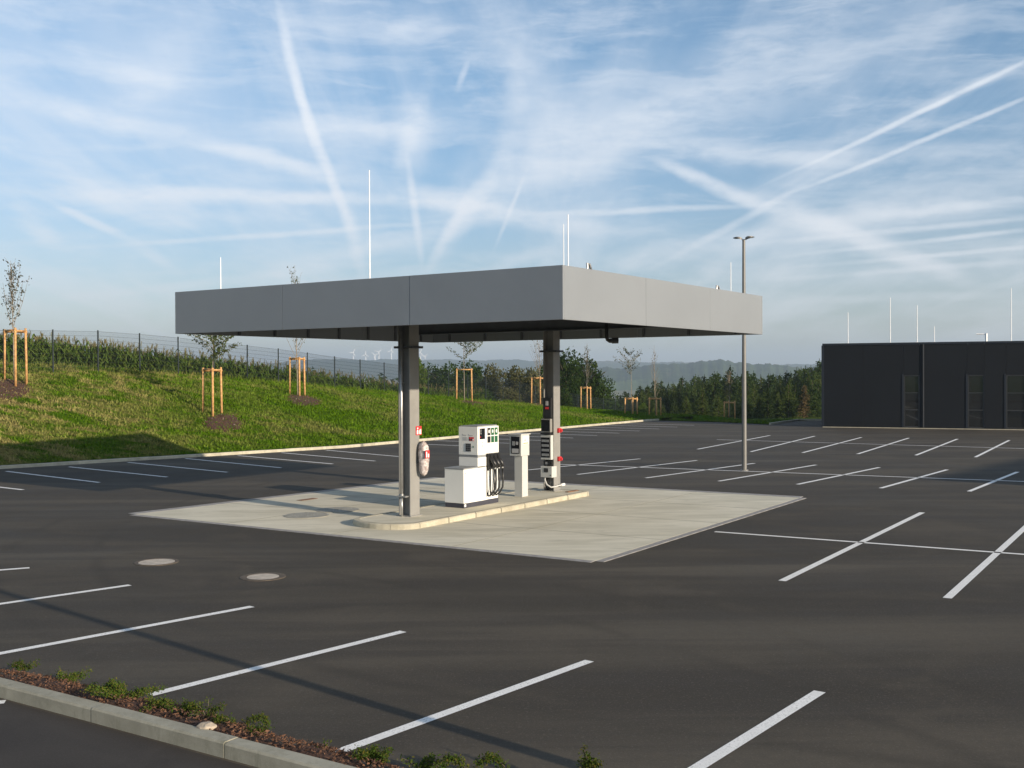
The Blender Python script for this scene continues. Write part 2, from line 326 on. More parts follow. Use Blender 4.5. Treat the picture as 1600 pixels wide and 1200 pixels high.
# ------------------------------------------------------------------ mesh builders
def tag(o, label=None, cat=None, group=None, kind=None):
    if label: o['label'] = label
    if cat: o['category'] = cat
    if group: o['group'] = group
    if kind: o['kind'] = kind
    return o
def link(name, me, parent=None, loc=None, rotz=0.0):
    o = bpy.data.objects.new(name, me); COL.objects.link(o)
    if parent is not None: o.parent = parent
    if loc is not None: o.location = loc
    if rotz: o.rotation_euler = (0, 0, rotz)
    return o
def empty(name, loc=(0, 0, 0), rotz=0.0):
    o = bpy.data.objects.new(name, None); COL.objects.link(o); o.location = loc; o.rotation_euler = (0, 0, rotz); o.empty_display_size = .2
    return o
class MB:
    def __init__(s): s.v = []; s.f = []; s.mi = []; s.cur = 0
    def m(s, i): s.cur = i; return s
    def add(s, vs, fs):
        o = len(s.v); s.v += [tuple(v) for v in vs]; s.f += [tuple(o + i for i in f) for f in fs]; s.mi += [s.cur] * len(fs); return s
    def box(s, x0, x1, y0, y1, z0, z1):
        vs = [(x0, y0, z0), (x1, y0, z0), (x1, y1, z0), (x0, y1, z0), (x0, y0, z1), (x1, y0, z1), (x1, y1, z1), (x0, y1, z1)]
        return s.add(vs, [(0, 3, 2, 1), (4, 5, 6, 7), (0, 1, 5, 4), (1, 2, 6, 5), (2, 3, 7, 6), (3, 0, 4, 7)])
    def prism(s, poly, z0, z1, top_in=0.0):
        n = len(poly); c = Vector((sum(p[0] for p in poly) / n, sum(p[1] for p in poly) / n))
        t = [Vector((p[0], p[1])) for p in poly]
        if top_in: t = [p + (c - p).normalized() * top_in for p in t]
        vs = [(p[0], p[1], z0) for p in poly] + [(p[0], p[1], z1) for p in t]
        return s.add(vs, [tuple(range(n - 1, -1, -1)), tuple(range(n, 2 * n))] + [(i, (i + 1) % n, n + (i + 1) % n, n + i) for i in range(n)])
    def tube(s, pts, rs, n=8, caps=True):
        pts = [Vector(p) for p in pts]
        if not isinstance(rs, (list, tuple)): rs = [rs] * len(pts)
        vs = []; fs = []
        up = None
        for i, p in enumerate(pts):
            d = (pts[min(i + 1, len(pts) - 1)] - pts[max(i - 1, 0)]).normalized()
            if up is None: up = d.orthogonal().normalized()
            up = (up - d * up.dot(d))
            up = up.normalized() if up.length > 1e-5 else d.orthogonal().normalized()
            w = d.cross(up)
            for k in range(n):
                a = 2 * PI * k / n; vs.append(p + (up * math.cos(a) + w * math.sin(a)) * rs[i])
        for i in range(len(pts) - 1):
            for k in range(n):
                k2 = (k + 1) % n; fs.append((i * n + k, i * n + k2, (i + 1) * n + k2, (i + 1) * n + k))
        if caps: fs += [tuple(range(n - 1, -1, -1)), tuple(range((len(pts) - 1) * n, len(pts) * n))]
        return s.add(vs, fs)
    def disc(s, cx, cy, z, r, n=32, h=None):
        p = [(cx + r * math.cos(2 * PI * k / n), cy + r * math.sin(2 * PI * k / n)) for k in range(n)]
        if h: return s.prism(p, z, z + h)
        return s.add([(x, y, z) for x, y in p], [tuple(range(n))])
    def mesh(s, name, mats, smooth=False):
        me = bpy.data.meshes.new(name); me.from_pydata(s.v, [], s.f)
        for m_ in (mats if isinstance(mats, (list, tuple)) else [mats]): me.materials.append(MATS[m_])
        if any(s.mi): me.polygons.foreach_set('material_index', s.mi)
        if smooth: me.polygons.foreach_set('use_smooth', [True] * len(s.f))
        me.update(); return me
    def build(s, name, mats, parent=None, loc=None, rotz=0.0, smooth=False, bevel=0.0):
        o = link(name, s.mesh(name, mats, smooth), parent, loc, rotz)
        if bevel:
            b = o.modifiers.new('bevel', 'BEVEL'); b.width = bevel; b.segments = 2; b.limit_method = 'ANGLE'
        return o
def np_mesh(name, verts, faces_n, nface, mat_names, mi=None):
    """verts (N,3), faces of nface corners each (M,nface)"""
    me = bpy.data.meshes.new(name); M = len(faces_n)
    me.vertices.add(len(verts)); me.vertices.foreach_set('co', np.asarray(verts, dtype=np.float32).ravel())
    me.loops.add(M * nface); me.loops.foreach_set('vertex_index', np.asarray(faces_n, dtype=np.int32).ravel())
    me.polygons.add(M); me.polygons.foreach_set('loop_start', np.arange(0, M * nface, nface, dtype=np.int32))
    try: me.polygons.foreach_set('loop_total', np.full(M, nface, dtype=np.int32))
    except Exception: pass
    for m_ in mat_names: me.materials.append(MATS[m_])
    if mi is not None: me.polygons.foreach_set('material_index', np.asarray(mi, dtype=np.int32))
    me.update(calc_edges=True); me.validate(); return me
def cards(centers, sizes, rng, flat=0.0, aspect=1.0, dirs=None):
    """quads of leaf size at centers; returns verts, faces"""
    n = len(centers)
    a = rng.normal(size=(n, 3)); a /= np.linalg.norm(a, axis=1)[:, None]
    if dirs is not None: a = a * .5 + dirs; a /= np.linalg.norm(a, axis=1)[:, None]
    r = rng.normal(size=(n, 3)); r[:, 2] *= (1 - flat)
    b = np.cross(a, r); b /= np.linalg.norm(b, axis=1)[:, None] + 1e-9
    s = np.asarray(sizes)[:, None]
    a = a * s * aspect; b = b * s
    c = np.asarray(centers)
    v = np.stack([c - a - b * .25, c + b * .55 - a * .1, c + a + b * .1, c - b * .6 + a * .15], 1).reshape(-1, 3)
    f = np.arange(4 * n).reshape(-1, 4)
    return v, f

# ------------------------------------------------------------------ terrain
K0 = np.array([-7.4, 48.0]); KD = np.array([math.cos(math.radians(57.8)), math.sin(math.radians(57.8))]); KN = np.array([-KD[1], KD[0]])
KL = at(0, 733); KA = at(270, 716.5); KB = at(540, 700); KC = at(1006, 658.6)
kd1 = (KA - KL).normalized()
KLL = KL - kd1 * 45
kerb_pts = [KLL, KL, KA, KB, KC]
FAR1 = at(1030, 657.2); FAR2 = at(1120, 659.5); FAR3 = at(1205, 663.5); FAR4 = at(1250, 657.5); FAR5 = at(1320, 657.5)
def sstep(x): x = np.clip(x, 0, 1); return x * x * (3 - 2 * x)
_rn = np.random.default_rng(3); _ph = _rn.uniform(0, 6.28, (12, 2)); _fr = _rn.uniform(.15, 1.1, 12); _dr = _rn.uniform(0, 6.28, 12)
def bumps(x, y, amp):
    z = 0
    for i in range(12): z = z + np.sin((x * math.cos(_dr[i]) + y * math.sin(_dr[i])) * _fr[i] + _ph[i, 0]) * (.35 / (_fr[i] + .3))
    return z * amp / 4
def kdist(x, y):
    best = np.full(np.shape(x), 1e9); sgn = np.ones(np.shape(x))
    pts = kerb_pts + [KC + Vector((KD[0], KD[1], 0)) * 200]
    for a, b in zip(pts[:-1], pts[1:]):
        dx, dy = b.x - a.x, b.y - a.y; L2 = dx * dx + dy * dy
        t = np.clip(((x - a.x) * dx + (y - a.y) * dy) / L2, 0, 1)
        ex = x - a.x - t * dx; ey = y - a.y - t * dy; dist = np.hypot(ex, ey)
        sg = np.where((-ex * dy + ey * dx) > 0, 1.0, -1.0)
        upd = dist < best; best = np.where(upd, dist, best); sgn = np.where(upd, sg, sgn)
    return best * sgn
def crest(s): return np.clip(3.45 - .070 * s, -.7, 6.2)
def TZ(x, y):
    x = np.asarray(x, float); y = np.asarray(y, float)
    s = (x - K0[0]) * KD[0] + (y - K0[1]) * KD[1]
    d = kdist(x, y)
    zc = crest(s)
    f = np.clip(d / 13.2, 0, 1); f = f * .72 + .28 * sstep(f)
    bank = .10 + (zc - .10) * f + bumps(x, y, .16) * sstep(d / 3)
    drop = np.clip(.35 + (s + 5) * .030, .2, 1.3) * sstep((d - 13.8) / 3.0)
    field = bank - drop - np.clip(d - 17, 0, 60) * .03 - np.clip(d - 60, 0, 500) * .085
    left = np.where(d > 0, field, 0)
    # land past the far edge of the lot
    yd = y - 72.0 - np.clip(30 - x, -40, 0) * .05
    far = np.where(yd > 0, -.015 - yd * .038, -.02)
    far = np.where(yd > 90, far - (yd - 90) * .06, far)
    z = np.where(d > 0, left, far)
    w = sstep((s - 34) / 22)                                 # the two surfaces meet behind the end of the kerb
    z = np.where(d > 0, left * (1 - w) + np.minimum(far, left) * w, z)
    r = np.hypot(x, y)
    valley = -52 + 4 * np.sin(x * .004 + y * .002)
    t = sstep((r - 170) / 500)
    z = np.maximum(z, -70) * (1 - t) + valley * t
    A = np.degrees(np.arctan2(x, y))
    # horizon ridges by azimuth (degrees) -> height
    h1 = np.interp(A, [-60, -22, -13.2, -10.7, -6, 0, 4, 8, 14, 22, 60], [70, 20, 40, 62, 60, 57, 52, 46, 34, 30, 45])
    rg1 = np.exp(-((r - 4200) / 820) ** 2); rg1 = np.where(r > 4200, np.maximum(rg1, .9), rg1)
    h2 = np.interp(A, [-8, 1, 4.0, 6.3, 7.3, 8.8, 10.2, 11.4, 13, 14.6, 17, 30], [-50, -44, 12, 17, 20, 24, 29, 28, 21, 16, 13, 16])
    rg2 = np.exp(-((r - 2300) / 430) ** 2)
    nz = np.sin(A * 2.1 + r * .002) * 1.5 + np.sin(A * 5.3) * 1.0 + np.sin(A * 13 + r * .01) * .6
    z = z + (h1 - valley + nz) * rg1 * t
    z = np.maximum(z, (valley + (h2 - valley + nz) * rg2) * np.where(t > .9, 1, 0) + np.where(t > .9, 0, -999))
    return z
def tz(x, y): return float(TZ(np.array([x]), np.array([y]))[0])
def on_land(px, py, y0=30, y1=400):
    d = ray(px, py); ys = np.arange(y0, y1, .25); xs = d.x / d.y * ys; zs = CAMH + d.z / d.y * ys
    g = TZ(xs, ys); i = np.argmax(g > zs)
    if not (g > zs).any(): i = len(ys) - 1
    return Vector((xs[i], ys[i], g[i]))

def axis(lo, hi, step, far, ratio=1.09):
    a = list(np.arange(lo, hi, step)); st = step; x = a[-1]
    while x < far: st *= ratio; x += st; a.append(x)
    return a
def grid_mesh(name, X, Y, Z, m_, label, smooth=True):
    idx = np.arange(X.size).reshape(X.shape)
    fc = np.stack([idx[:-1, :-1], idx[:-1, 1:], idx[1:, 1:], idx[1:, :-1]], -1).reshape(-1, 4)
    me = np_mesh(name, np.stack([X, Y, Z], -1).reshape(-1, 3), fc, 4, [m_])
    if smooth: me.polygons.foreach_set('use_smooth', [True] * len(me.polygons))
    return tag(link(name, me), label, kind='structure')
xr = axis(0, 70, 1.0, 330, 1.10); xs_ = sorted(set([-v for v in xr] + xr))
ys_ = [-330, -200, -100, -50, -25, -10] + axis(0, 170, 1.0, 330, 1.08)
X, Y = np.meshgrid(xs_, ys_); Z = TZ(X, Y)
dk = kdist(X, Y)
yedge = np.interp(X, [-50, FAR1.x, FAR2.x, FAR3.x, FAR4.x, 200], [75, FAR1.y, FAR2.y, FAR3.y, FAR4.y, 75])
inlot = (dk <= .3) & (Y < yedge + 16)
Z = np.where((dk > .3) & (dk < 15.5) & (Y < 130), Z - .30, Z)
Z = np.where(inlot, -.5, Z)
grid_mesh('near_land', X, Y, Z, 'far_land', 'meadow and field ground around the car park')
azs = np.radians(np.concatenate([np.arange(-180, -32, 3.0), np.arange(-32, 32, .055), np.arange(32, 180.1, 3.0)]))
rs = np.array(axis(262, 300, 20, 9200, 1.035))
A2, R2 = np.meshgrid(azs, rs); X = np.sin(A2) * R2; Y = np.cos(A2) * R2; Z = TZ(X, Y)
ad = np.degrees(A2); hf = np.random.default_rng(9)
rough = np.zeros_like(Z)
for k in range(14):
    fr = 2.0 * 1.45 ** k; rough += np.sin(ad * fr + hf.uniform(0, 6.28) + R2 * hf.uniform(.004, .05) * (1 if k % 2 else -1)) * 1.9 * fr ** -.22 * .5
rough += hf.normal(0, .8, Z.shape)
wood = np.clip((Z + 24) / 16, 0, 1)
Z = Z + rough * .55 * wood * np.clip((R2 - 1200) / 500, 0, 1) * (1 + 0 * R2)
Z[0] -= 4
grid_mesh('far_hills', X, Y, Z, 'far_land', 'wooded hills and ploughed fields fading in the distance', smooth=False)

# parking lot
lot = MB()
far_x = [KC, FAR1, FAR2, FAR3, FAR4, FAR5, Vector((90, 74, 0)), Vector((90, -40, 0)), Vector((-60, -40, 0)), Vector((KLL.x, KLL.y, 0))]
road_edge_a = at(0, 1093); road_edge_b = at(345, 1187)
poly = [(p.x, p.y) for p in [KLL, KL, KA, KB] + far_x[:-1]]
lot.add([(x, y, 0) for x, y in poly[::-1]], [tuple(range(len(poly)))])
LOT = tag(lot.build('parking_lot', 'asphalt'), 'dark asphalt car park', kind='structure')

# grass bank and the far verge
ds = np.concatenate([np.arange(0.14, 17.2, .45)])
def bank_line(s_, d_):
    """point at chainage s along the kerb polyline, offset d"""
    pts = kerb_pts; L = [0]
    for a, b in zip(pts[:-1], pts[1:]): L.append(L[-1] + (b - a).length)
    k = 0
    while k < len(L) - 2 and s_ > L[k + 1]: k += 1
    a, b = pts[k], pts[k + 1]; dr = (b - a).normalized(); p = a + dr * (s_ - L[k])
    return p, dr, L[-1]
_, _, KLEN = bank_line(0, 0)
svals = np.arange(0, KLEN + 45, .6)
dirs = []
for s_ in svals:
    p, dr, _ = bank_line(s_, 0); dirs.append((p.x, p.y, dr.x, dr.y))
dirs = np.array(dirs)
ker = np.ones(15) / 15
dxs = np.convolve(np.pad(dirs[:, 2], 7, 'edge'), ker, 'valid'); dys = np.convolve(np.pad(dirs[:, 3], 7, 'edge'), ker, 'valid')
GX = dirs[:, 0][:, None] - dys[:, None] * ds[None]; GY = dirs[:, 1][:, None] + dxs[:, None] * ds[None]
GZ = TZ(GX, GY)
n1, n2 = GX.shape; idx = np.arange(n1 * n2).reshape(n1, n2)
fc = np.stack([idx[:-1, :-1], idx[1:, :-1], idx[1:, 1:], idx[:-1, 1:]], -1).reshape(-1, 4)
me = np_mesh('grass_bank', np.stack([GX, GY, GZ], -1).reshape(-1, 3), fc, 4, ['grass_ground']); me.polygons.foreach_set('use_smooth', [True] * len(me.polygons))
tag(link('grass_bank', me), 'grassy embankment rising from the car park to the fence', kind='structure')
ex = np.linspace(KC.x - 1.0, 75, 90); tt = np.linspace(0, 1, 24)
e0 = np.interp(ex, [KC.x - 1, KC.x, FAR1.x, FAR2.x, FAR3.x, FAR4.x, FAR5.x + 4, 90], [KC.y - .5, KC.y + .1, FAR1.y, FAR2.y, FAR3.y, FAR4.y, FAR5.y, FAR5.y])
VX = np.repeat(ex[:, None], 24, 1); VY = e0[:, None] + tt[None] * (128 - e0[:, None]); VZ = TZ(VX, VY)
VZ = np.where(kdist(VX, VY) > 0, VZ, np.minimum(VZ, .05)) ; VZ[:, 0] = .02
VZ = VZ + np.where(kdist(VX, VY) > 0, .04, .02)
idx = np.arange(VX.size).reshape(VX.shape)
fc = np.stack([idx[:-1, :-1], idx[1:, :-1], idx[1:, 1:], idx[:-1, 1:]], -1).reshape(-1, 4)
me = np_mesh('grass_verge', np.stack([VX, VY, VZ], -1).reshape(-1, 3), fc, 4, ['grass_ground'])
tag(link('grass_verge', me), 'strip of grass between the car park and the spruce wood', kind='structure')

def grass_tufts(n, box, name, label, hmin, hmax, filt):
    xs = rng.uniform(box[0], box[1], n * 5); ys = rng.uniform(box[2], box[3], n * 5)
    k = filt(xs, ys); xs = xs[k][:n]; ys = ys[k][:n]; n = len(xs); zs = TZ(xs, ys)
    bl = 3; xs = np.repeat(xs, bl) + rng.normal(0, .06, n * bl); ys = np.repeat(ys, bl) + rng.normal(0, .06, n * bl); zs = np.repeat(zs, bl) - .03
    h = rng.uniform(hmin, hmax, n * bl); w = rng.uniform(.02, .045, n * bl); a = rng.uniform(0, PI, n * bl); lx = rng.normal(0, .4, n * bl) * h; ly = rng.normal(0, .4, n * bl) * h
    v = np.stack([np.stack([xs - np.cos(a) * w, ys - np.sin(a) * w, zs], 1), np.stack([xs + np.cos(a) * w, ys + np.sin(a) * w, zs], 1), np.stack([xs + lx, ys + ly, zs + h], 1)], 1).reshape(-1, 3)
    me = np_mesh(name, v, np.arange(len(v)).reshape(-1, 3), 3, ['grass_blade'])
    return tag(link(name, me), label, 'grass', kind='stuff')
grass_tufts(62000, (-42, 16, 26, 100), 'bank_grass', 'rough grass growing on the sloping bank', .05, .17, lambda x, y: (kdist(x, y) > .2) & (kdist(x, y) < 15) & (np.abs(x / y) < .55))
grass_tufts(9000, (-42, 16, 26, 100), 'long_grass', 'longer grass along the foot of the fence', .15, .38, lambda x, y: (kdist(x, y) > 12.6) & (kdist(x, y) < 15) & (np.abs(x / y) < .55))
grass_tufts(6000, (8, 40, 70, 110), 'verge_grass', 'grass on the strip before the spruce wood', .08, .25, lambda x, y: (kdist(x, y) < 0) & (y > np.interp(x, [8, FAR2.x, FAR3.x, FAR4.x, 60], [76, FAR2.y + .5, FAR3.y + .5, FAR4.y + 1, 76])) & (x / y < .35))

# corn field
def corn():
    n = 17000
    xs = rng.uniform(-75, 12, n * 14); ys = rng.uniform(28, 120, n * 14)
    s = (xs - K0[0]) * KD[0] + (ys - K0[1]) * KD[1]; d = kdist(xs, ys)
    p = np.exp(-(np.clip(d, 15.4, 60) - 15.4) / 6)
    k = (d > 15.4) & (d < 48) & (s < 34) & (xs / ys > -.58) & (ys > 30) & (rng.uniform(size=len(xs)) < p)
    xs = xs[k][:n]; ys = ys[k][:n]; zs = TZ(xs, ys) - .05; n = len(xs)
    V = []; Fq = []; MI = []; off = 0
    H = rng.uniform(1.62, 1.98, n) * (1 - .10 * np.clip((xs - K0[0]) * KD[0] + (ys - K0[1]) * KD[1], 0, 30) / 30)
    for L in range(9):                                    # leaves: two quads each, arching
        h0 = H * (0.12 + .085 * L + rng.uniform(-.02, .02, n)); a = rng.uniform(0, 2 * PI, n); ln = rng.uniform(.35, .6, n); w = rng.uniform(.03, .055, n)
        up = rng.uniform(.15, .42, n)
        dx, dy = np.cos(a), np.sin(a); px, py = -dy * w, dx * w
        r0 = np.stack([xs, ys, zs + h0], 1); r1 = np.stack([xs + dx * ln * .5, ys + dy * ln * .5, zs + h0 + up], 1); r2 = np.stack([xs + dx * ln, ys + dy * ln, zs + h0 + up * .3], 1)
        wv = np.stack([px, py, np.zeros(n)], 1)
        v = np.stack([r0 - wv * .6, r0 + wv * .6, r1 + wv, r1 - wv, r2 + wv * .25, r2 - wv * .25], 1).reshape(-1, 3)
        b = off + np.arange(n)[:, None] * 6
        Fq.append(np.concatenate([b + np.array([[0, 1, 2, 3]]), b + np.array([[3, 2, 4, 5]])])); MI += [0] * (2 * n); V.append(v); off += 6 * n
    for j in range(2):                                    # stalks
        a = j * PI / 2; wv = np.array([[math.cos(a) * .018, math.sin(a) * .018, 0]])
        r0 = np.stack([xs, ys, zs], 1); r1 = np.stack([xs, ys, zs + H], 1)
        v = np.stack([r0 - wv, r0 + wv, r1 + wv * .5, r1 - wv * .5], 1).reshape(-1, 3)
        Fq.append(off + np.arange(4 * n).reshape(-1, 4)); MI += [0] * n; V.append(v); off += 4 * n
    for j in range(4):                                    # tassels
        a = rng.uniform(0, 2 * PI, n); l = rng.uniform(.12, .28, n); sp = rng.uniform(.02, .12, n)
        r0 = np.stack([xs, ys, zs + H - .03], 1); r1 = np.stack([xs + np.cos(a) * sp, ys + np.sin(a) * sp, zs + H + l], 1)
        wv = np.stack([-np.sin(a) * .012, np.cos(a) * .012, np.zeros(n)], 1)
        v = np.stack([r0 - wv, r0 + wv, r1 + wv, r1 - wv], 1).reshape(-1, 3)
        Fq.append(off + np.arange(4 * n).reshape(-1, 4)); MI += [1] * n; V.append(v); off += 4 * n
    me = np_mesh('corn_field', np.concatenate(V), np.concatenate(Fq), 4, ['leaf_corn', 'corn_tassel'], MI)
    tag(link('corn_field', me), 'field of tall green corn with pale tassels behind the fence', 'corn', kind='stuff')
corn()

# ------------------------------------------------------------------ kerbs
def kerb_run(parent, a, b, name='kerbstone', length=1.0, w=.14, z0=-.15, z1=.12, joint=.008, side=1.0, mesh_cache={}, mat_='kerb_concrete'):
    d = (b - a); L = d.length; d.normalize(); n = max(1, round(L / length)); l = L / n
    key = (round(l, 3), w, z0, z1, side, mat_)
    if key not in mesh_cache:
        m = MB(); ch = .018
        y0, y1 = (0, w) if side > 0 else (-w, 0)
        prof = [(y0, z0), (y1, z0), (y1, z1 - ch * .5), (y1 - ch * .5, z1), (y0 + ch * .8, z1), (y0, z1 - ch)]
        k = len(prof); x0, x1 = joint / 2, l - joint / 2
        m.add([(x0, p[0], p[1]) for p in prof] + [(x1, p[0], p[1]) for p in prof],
              [tuple(range(k))[::-1], tuple(range(k, 2 * k))] + [(i, (i + 1) % k, k + (i + 1) % k, k + i) for i in range(k)])
        # make normals consistent
        me = m.mesh('kerbstone', mat_); mesh_cache[key] = me
    rz = math.atan2(d.y, d.x)
    for i in range(n):
        p = a + d * (i * l)
        o = link(name, mesh_cache[key], parent, (p.x, p.y, random.uniform(-.004, .004)), rz + random.uniform(-.002, .002))
KERB = tag(empty('far_kerb', (0, 0, 0)), 'pale concrete kerb along the foot of the grass bank', kind='structure')
for a, b in ((KL - kd1 * 6, KL), (KL, KA), (KA, KB), (KB, KC)): kerb_run(KERB, a, b)
kerb_run(KERB, KC, FAR1, length=.8)
VK = tag(empty('verge_kerb', (0, 0, 0)), 'short pale kerb where the asphalt passes beside the dark hall', kind='structure')
kerb_run(VK, FAR3, FAR4); kerb_run(VK, FAR4, FAR5)

# ------------------------------------------------------------------ parking lines
def line(a, b, w=.12, extend=(0, 0)):
    a = Vector((a.x, a.y, 0)); b = Vector((b.x, b.y, 0)); d = (b - a).normalized(); a = a - d * extend[0]; b = b + d * extend[1]
    n = Vector((-d.y, d.x, 0)) * w / 2; m = MB(); z = .005
    m.add([(*(a - n).xy, z), (*(b - n).xy, z), (*(b + n).xy, z), (*(a + n).xy, z)], [(0, 1, 2, 3)])
    m.build('parking_line', 'road_paint', LOT)
LN = [((1090, 1200), (1281, 1081), (2.5, 0)), ((524, 1177), (921, 1033), (0, 0)), ((235, 1086), (630, 987), (0, 0)), ((0, 1021.5), (394, 948), (3, 0)), ((0, 944), (203, 914.5), (4, 0)), ((0, 891), (46, 887.5), (4, 0)),
 ((1222, 908), (1441, 801), (0, 0)), ((1480, 935), (1600, 826), (0, 2.2)), ((1117, 831), (1600, 866.5), (0, 6)),
 ((825, 734.5), (1000, 717), (0, 0)), ((902, 741.5), (1089, 719.5), (0, 0)), ((1009, 747), (1179, 724), (0, 0)), ((1123, 752), (1275, 726.5), (0, 0)), ((1246, 757), (1374, 730.5), (0, 0)), ((1376, 763), (1480, 734), (0, 0)), ((1514, 768), (1590, 737.5), (0, 0)), ((868, 725.5), (1600, 752.5), (0, 5)),
 ((1090, 702), (1203, 680.5), (0, 0)), ((1173, 706), (1273, 681.5), (0, 0)), ((1254, 707.5), (1346, 683.5), (0, 0)), ((1340, 709.5), (1420, 684.5), (0, 0)), ((1431, 711.5), (1496, 686), (0, 0)), ((1524, 714.5), (1577, 688), (0, 0)), ((1120, 687), (1600, 701), (0, 5)),
 ((-100, 750), (36, 765.5), (0, 0)), ((10, 736.5), (155, 754), (0, 0)), ((108, 729.5), (261, 745.5), (0, 0)), ((200, 722.5), (355, 738), (0, 0)), ((290, 716.5), (439, 731), (0, 0)), ((372, 712), (520, 725), (0, 0)), ((440, 707.5), (586, 720.5), (0, 0)), ((510, 703.5), (652, 716), (0, 0))]
for a, b, ex_ in LN: line(at(*a), at(*b), .125, ex_)
kdv = Vector((KD[0], KD[1], 0)); knv = Vector((KN[0], KN[1], 0))
dB = (KC - KB).normalized(); nB = Vector((dB.y, -dB.x, 0))
for i in range(1, 11):
    p = KB + dB * (1.2 + i * 2.55)
    line(p + nB * .25, p + nB * 5.2, .12)
line(at(-40, 1101), at(8, 1097), .12)

# ------------------------------------------------------------------ fuel station
OX = Vector((-2.28, 24.04, 0)); aV = Vector((math.cos(AX), math.sin(AX), 0)); bV = Vector((-math.sin(AX), math.cos(AX), 0))
def L2W(x, y, z=0): return OX + aV * x + bV * y + Vector((0, 0, z))
def W2L(p): q = p - OX; return (q.dot(aV), q.dot(bV))
# concrete forecourt: slabs with open joints
pc = [at(212, 804), at(930, 877), at(1250, 778), at(690, 747)]
PAD = tag(empty('forecourt', (0, 0, 0)), 'pale concrete refuelling pad under the canopy', kind='structure')
nu, nv = 4, 4
for i in range(nu):
    for j in range(nv):
        def q(u, v): return pc[0].lerp(pc[1], u).lerp(pc[3].lerp(pc[2], u), v)
        g = .0005
        c4 = [q(i / nu + g, j / nv + g), q((i + 1) / nu - g, j / nv + g), q((i + 1) / nu - g, (j + 1) / nv - g), q(i / nu + g, (j + 1) / nv - g)]
        MB().prism([(p.x, p.y) for p in c4], -.2, .007).build('slab', 'forecourt_concrete', PAD)
def strip(parent, name, p, q_, w, n, m_, z1=.009, off=0.0):
    d = (q_ - p); L = d.length; d.normalize(); nn = Vector((d.y, -d.x, 0)); me = None; l = L / n
    b = MB().box(.003, l - .003, 0, w, -.15, z1); me = b.mesh(name, m_)
    for i in range(n):
        o = p + d * (i * l) + nn * (off + w)
        link(name, me, parent, (o.x, o.y, random.uniform(-.001, .001)), math.atan2(d.y, d.x))
mat('joint_black', (.17, .155, .125), .9)
for i in range(1, 4):
    for (pa, pb) in ((pc[0].lerp(pc[1], i / 4), pc[3].lerp(pc[2], i / 4)), (pc[0].lerp(pc[3], i / 4), pc[1].lerp(pc[2], i / 4))):
        d = (pb - pa).normalized(); n_ = Vector((-d.y, d.x, 0)) * .009
        o_z = .0095 if pa == pc[0].lerp(pc[1], i / 4) else .0088
        m = MB(); m.add([(*(pa - n_).xy, o_z), (*(pb - n_).xy, o_z), (*(pb + n_).xy, o_z), (*(pa + n_).xy, o_z)], [(0, 1, 2, 3)]); m.build('joint_seal', 'joint_black', PAD)
mat('paver_edge', (.30, .285, .27), .9, var=.2, vscale=6, bump=.3)
strip(PAD, 'edge_stone', pc[0], pc[1], .16, 24, 'paver_edge', off=.012)
strip(PAD, 'edge_stone', pc[1], pc[2], .16, 24, 'paver_edge', off=.012)
strip(PAD, 'edge_stone', pc[2], pc[3], .30, 24, 'paver_edge', off=.012)
strip(PAD, 'edge_stone', pc[3], pc[0], .30, 24, 'paver_edge', off=.012)

# pump island
ISL = tag(empty('pump_island', OX, AX), 'raised concrete island with a rounded end carrying the pump', kind='structure')
IY0, IY1, IX1, ZI = -.82, .95, 6.72, .125
def island_outline(inset):
    pts = []; cy = (IY0 + IY1) / 2; hw = (IY1 - IY0) / 2 - inset; xn = -.68
    for k in range(17):
        a = -PI / 2 - PI * k / 16; pts.append((xn + (.60 - inset) * math.cos(a), cy + hw * math.sin(a)))
    r = .25
    for c_, a0 in (((IX1 - r, IY1 - r), PI / 2), ((IX1 - r, IY0 + r), 0)):
        for k in range(6):
            a = a0 - PI / 2 * k / 5; pts.append((c_[0] + (r - inset) * math.cos(a), c_[1] + (r - inset) * math.sin(a)))
    return pts[::-1]
MB().prism(island_outline(.155), -.1, ZI - .006).build('island_top', 'forecourt_concrete', ISL)
outer = island_outline(0)[::1]; inner = island_outline(.15)
def resample(pts, fr):
    P_ = [Vector(p) for p in pts]; P_.append(P_[0]); L = [0]
    for a, b in zip(P_[:-1], P_[1:]): L.append(L[-1] + (b - a).length)
    t = fr * L[-1]; k = 0
    while k < len(L) - 2 and t > L[k + 1]: k += 1
    return P_[k].lerp(P_[k + 1], (t - L[k]) / max(1e-6, L[k + 1] - L[k]))
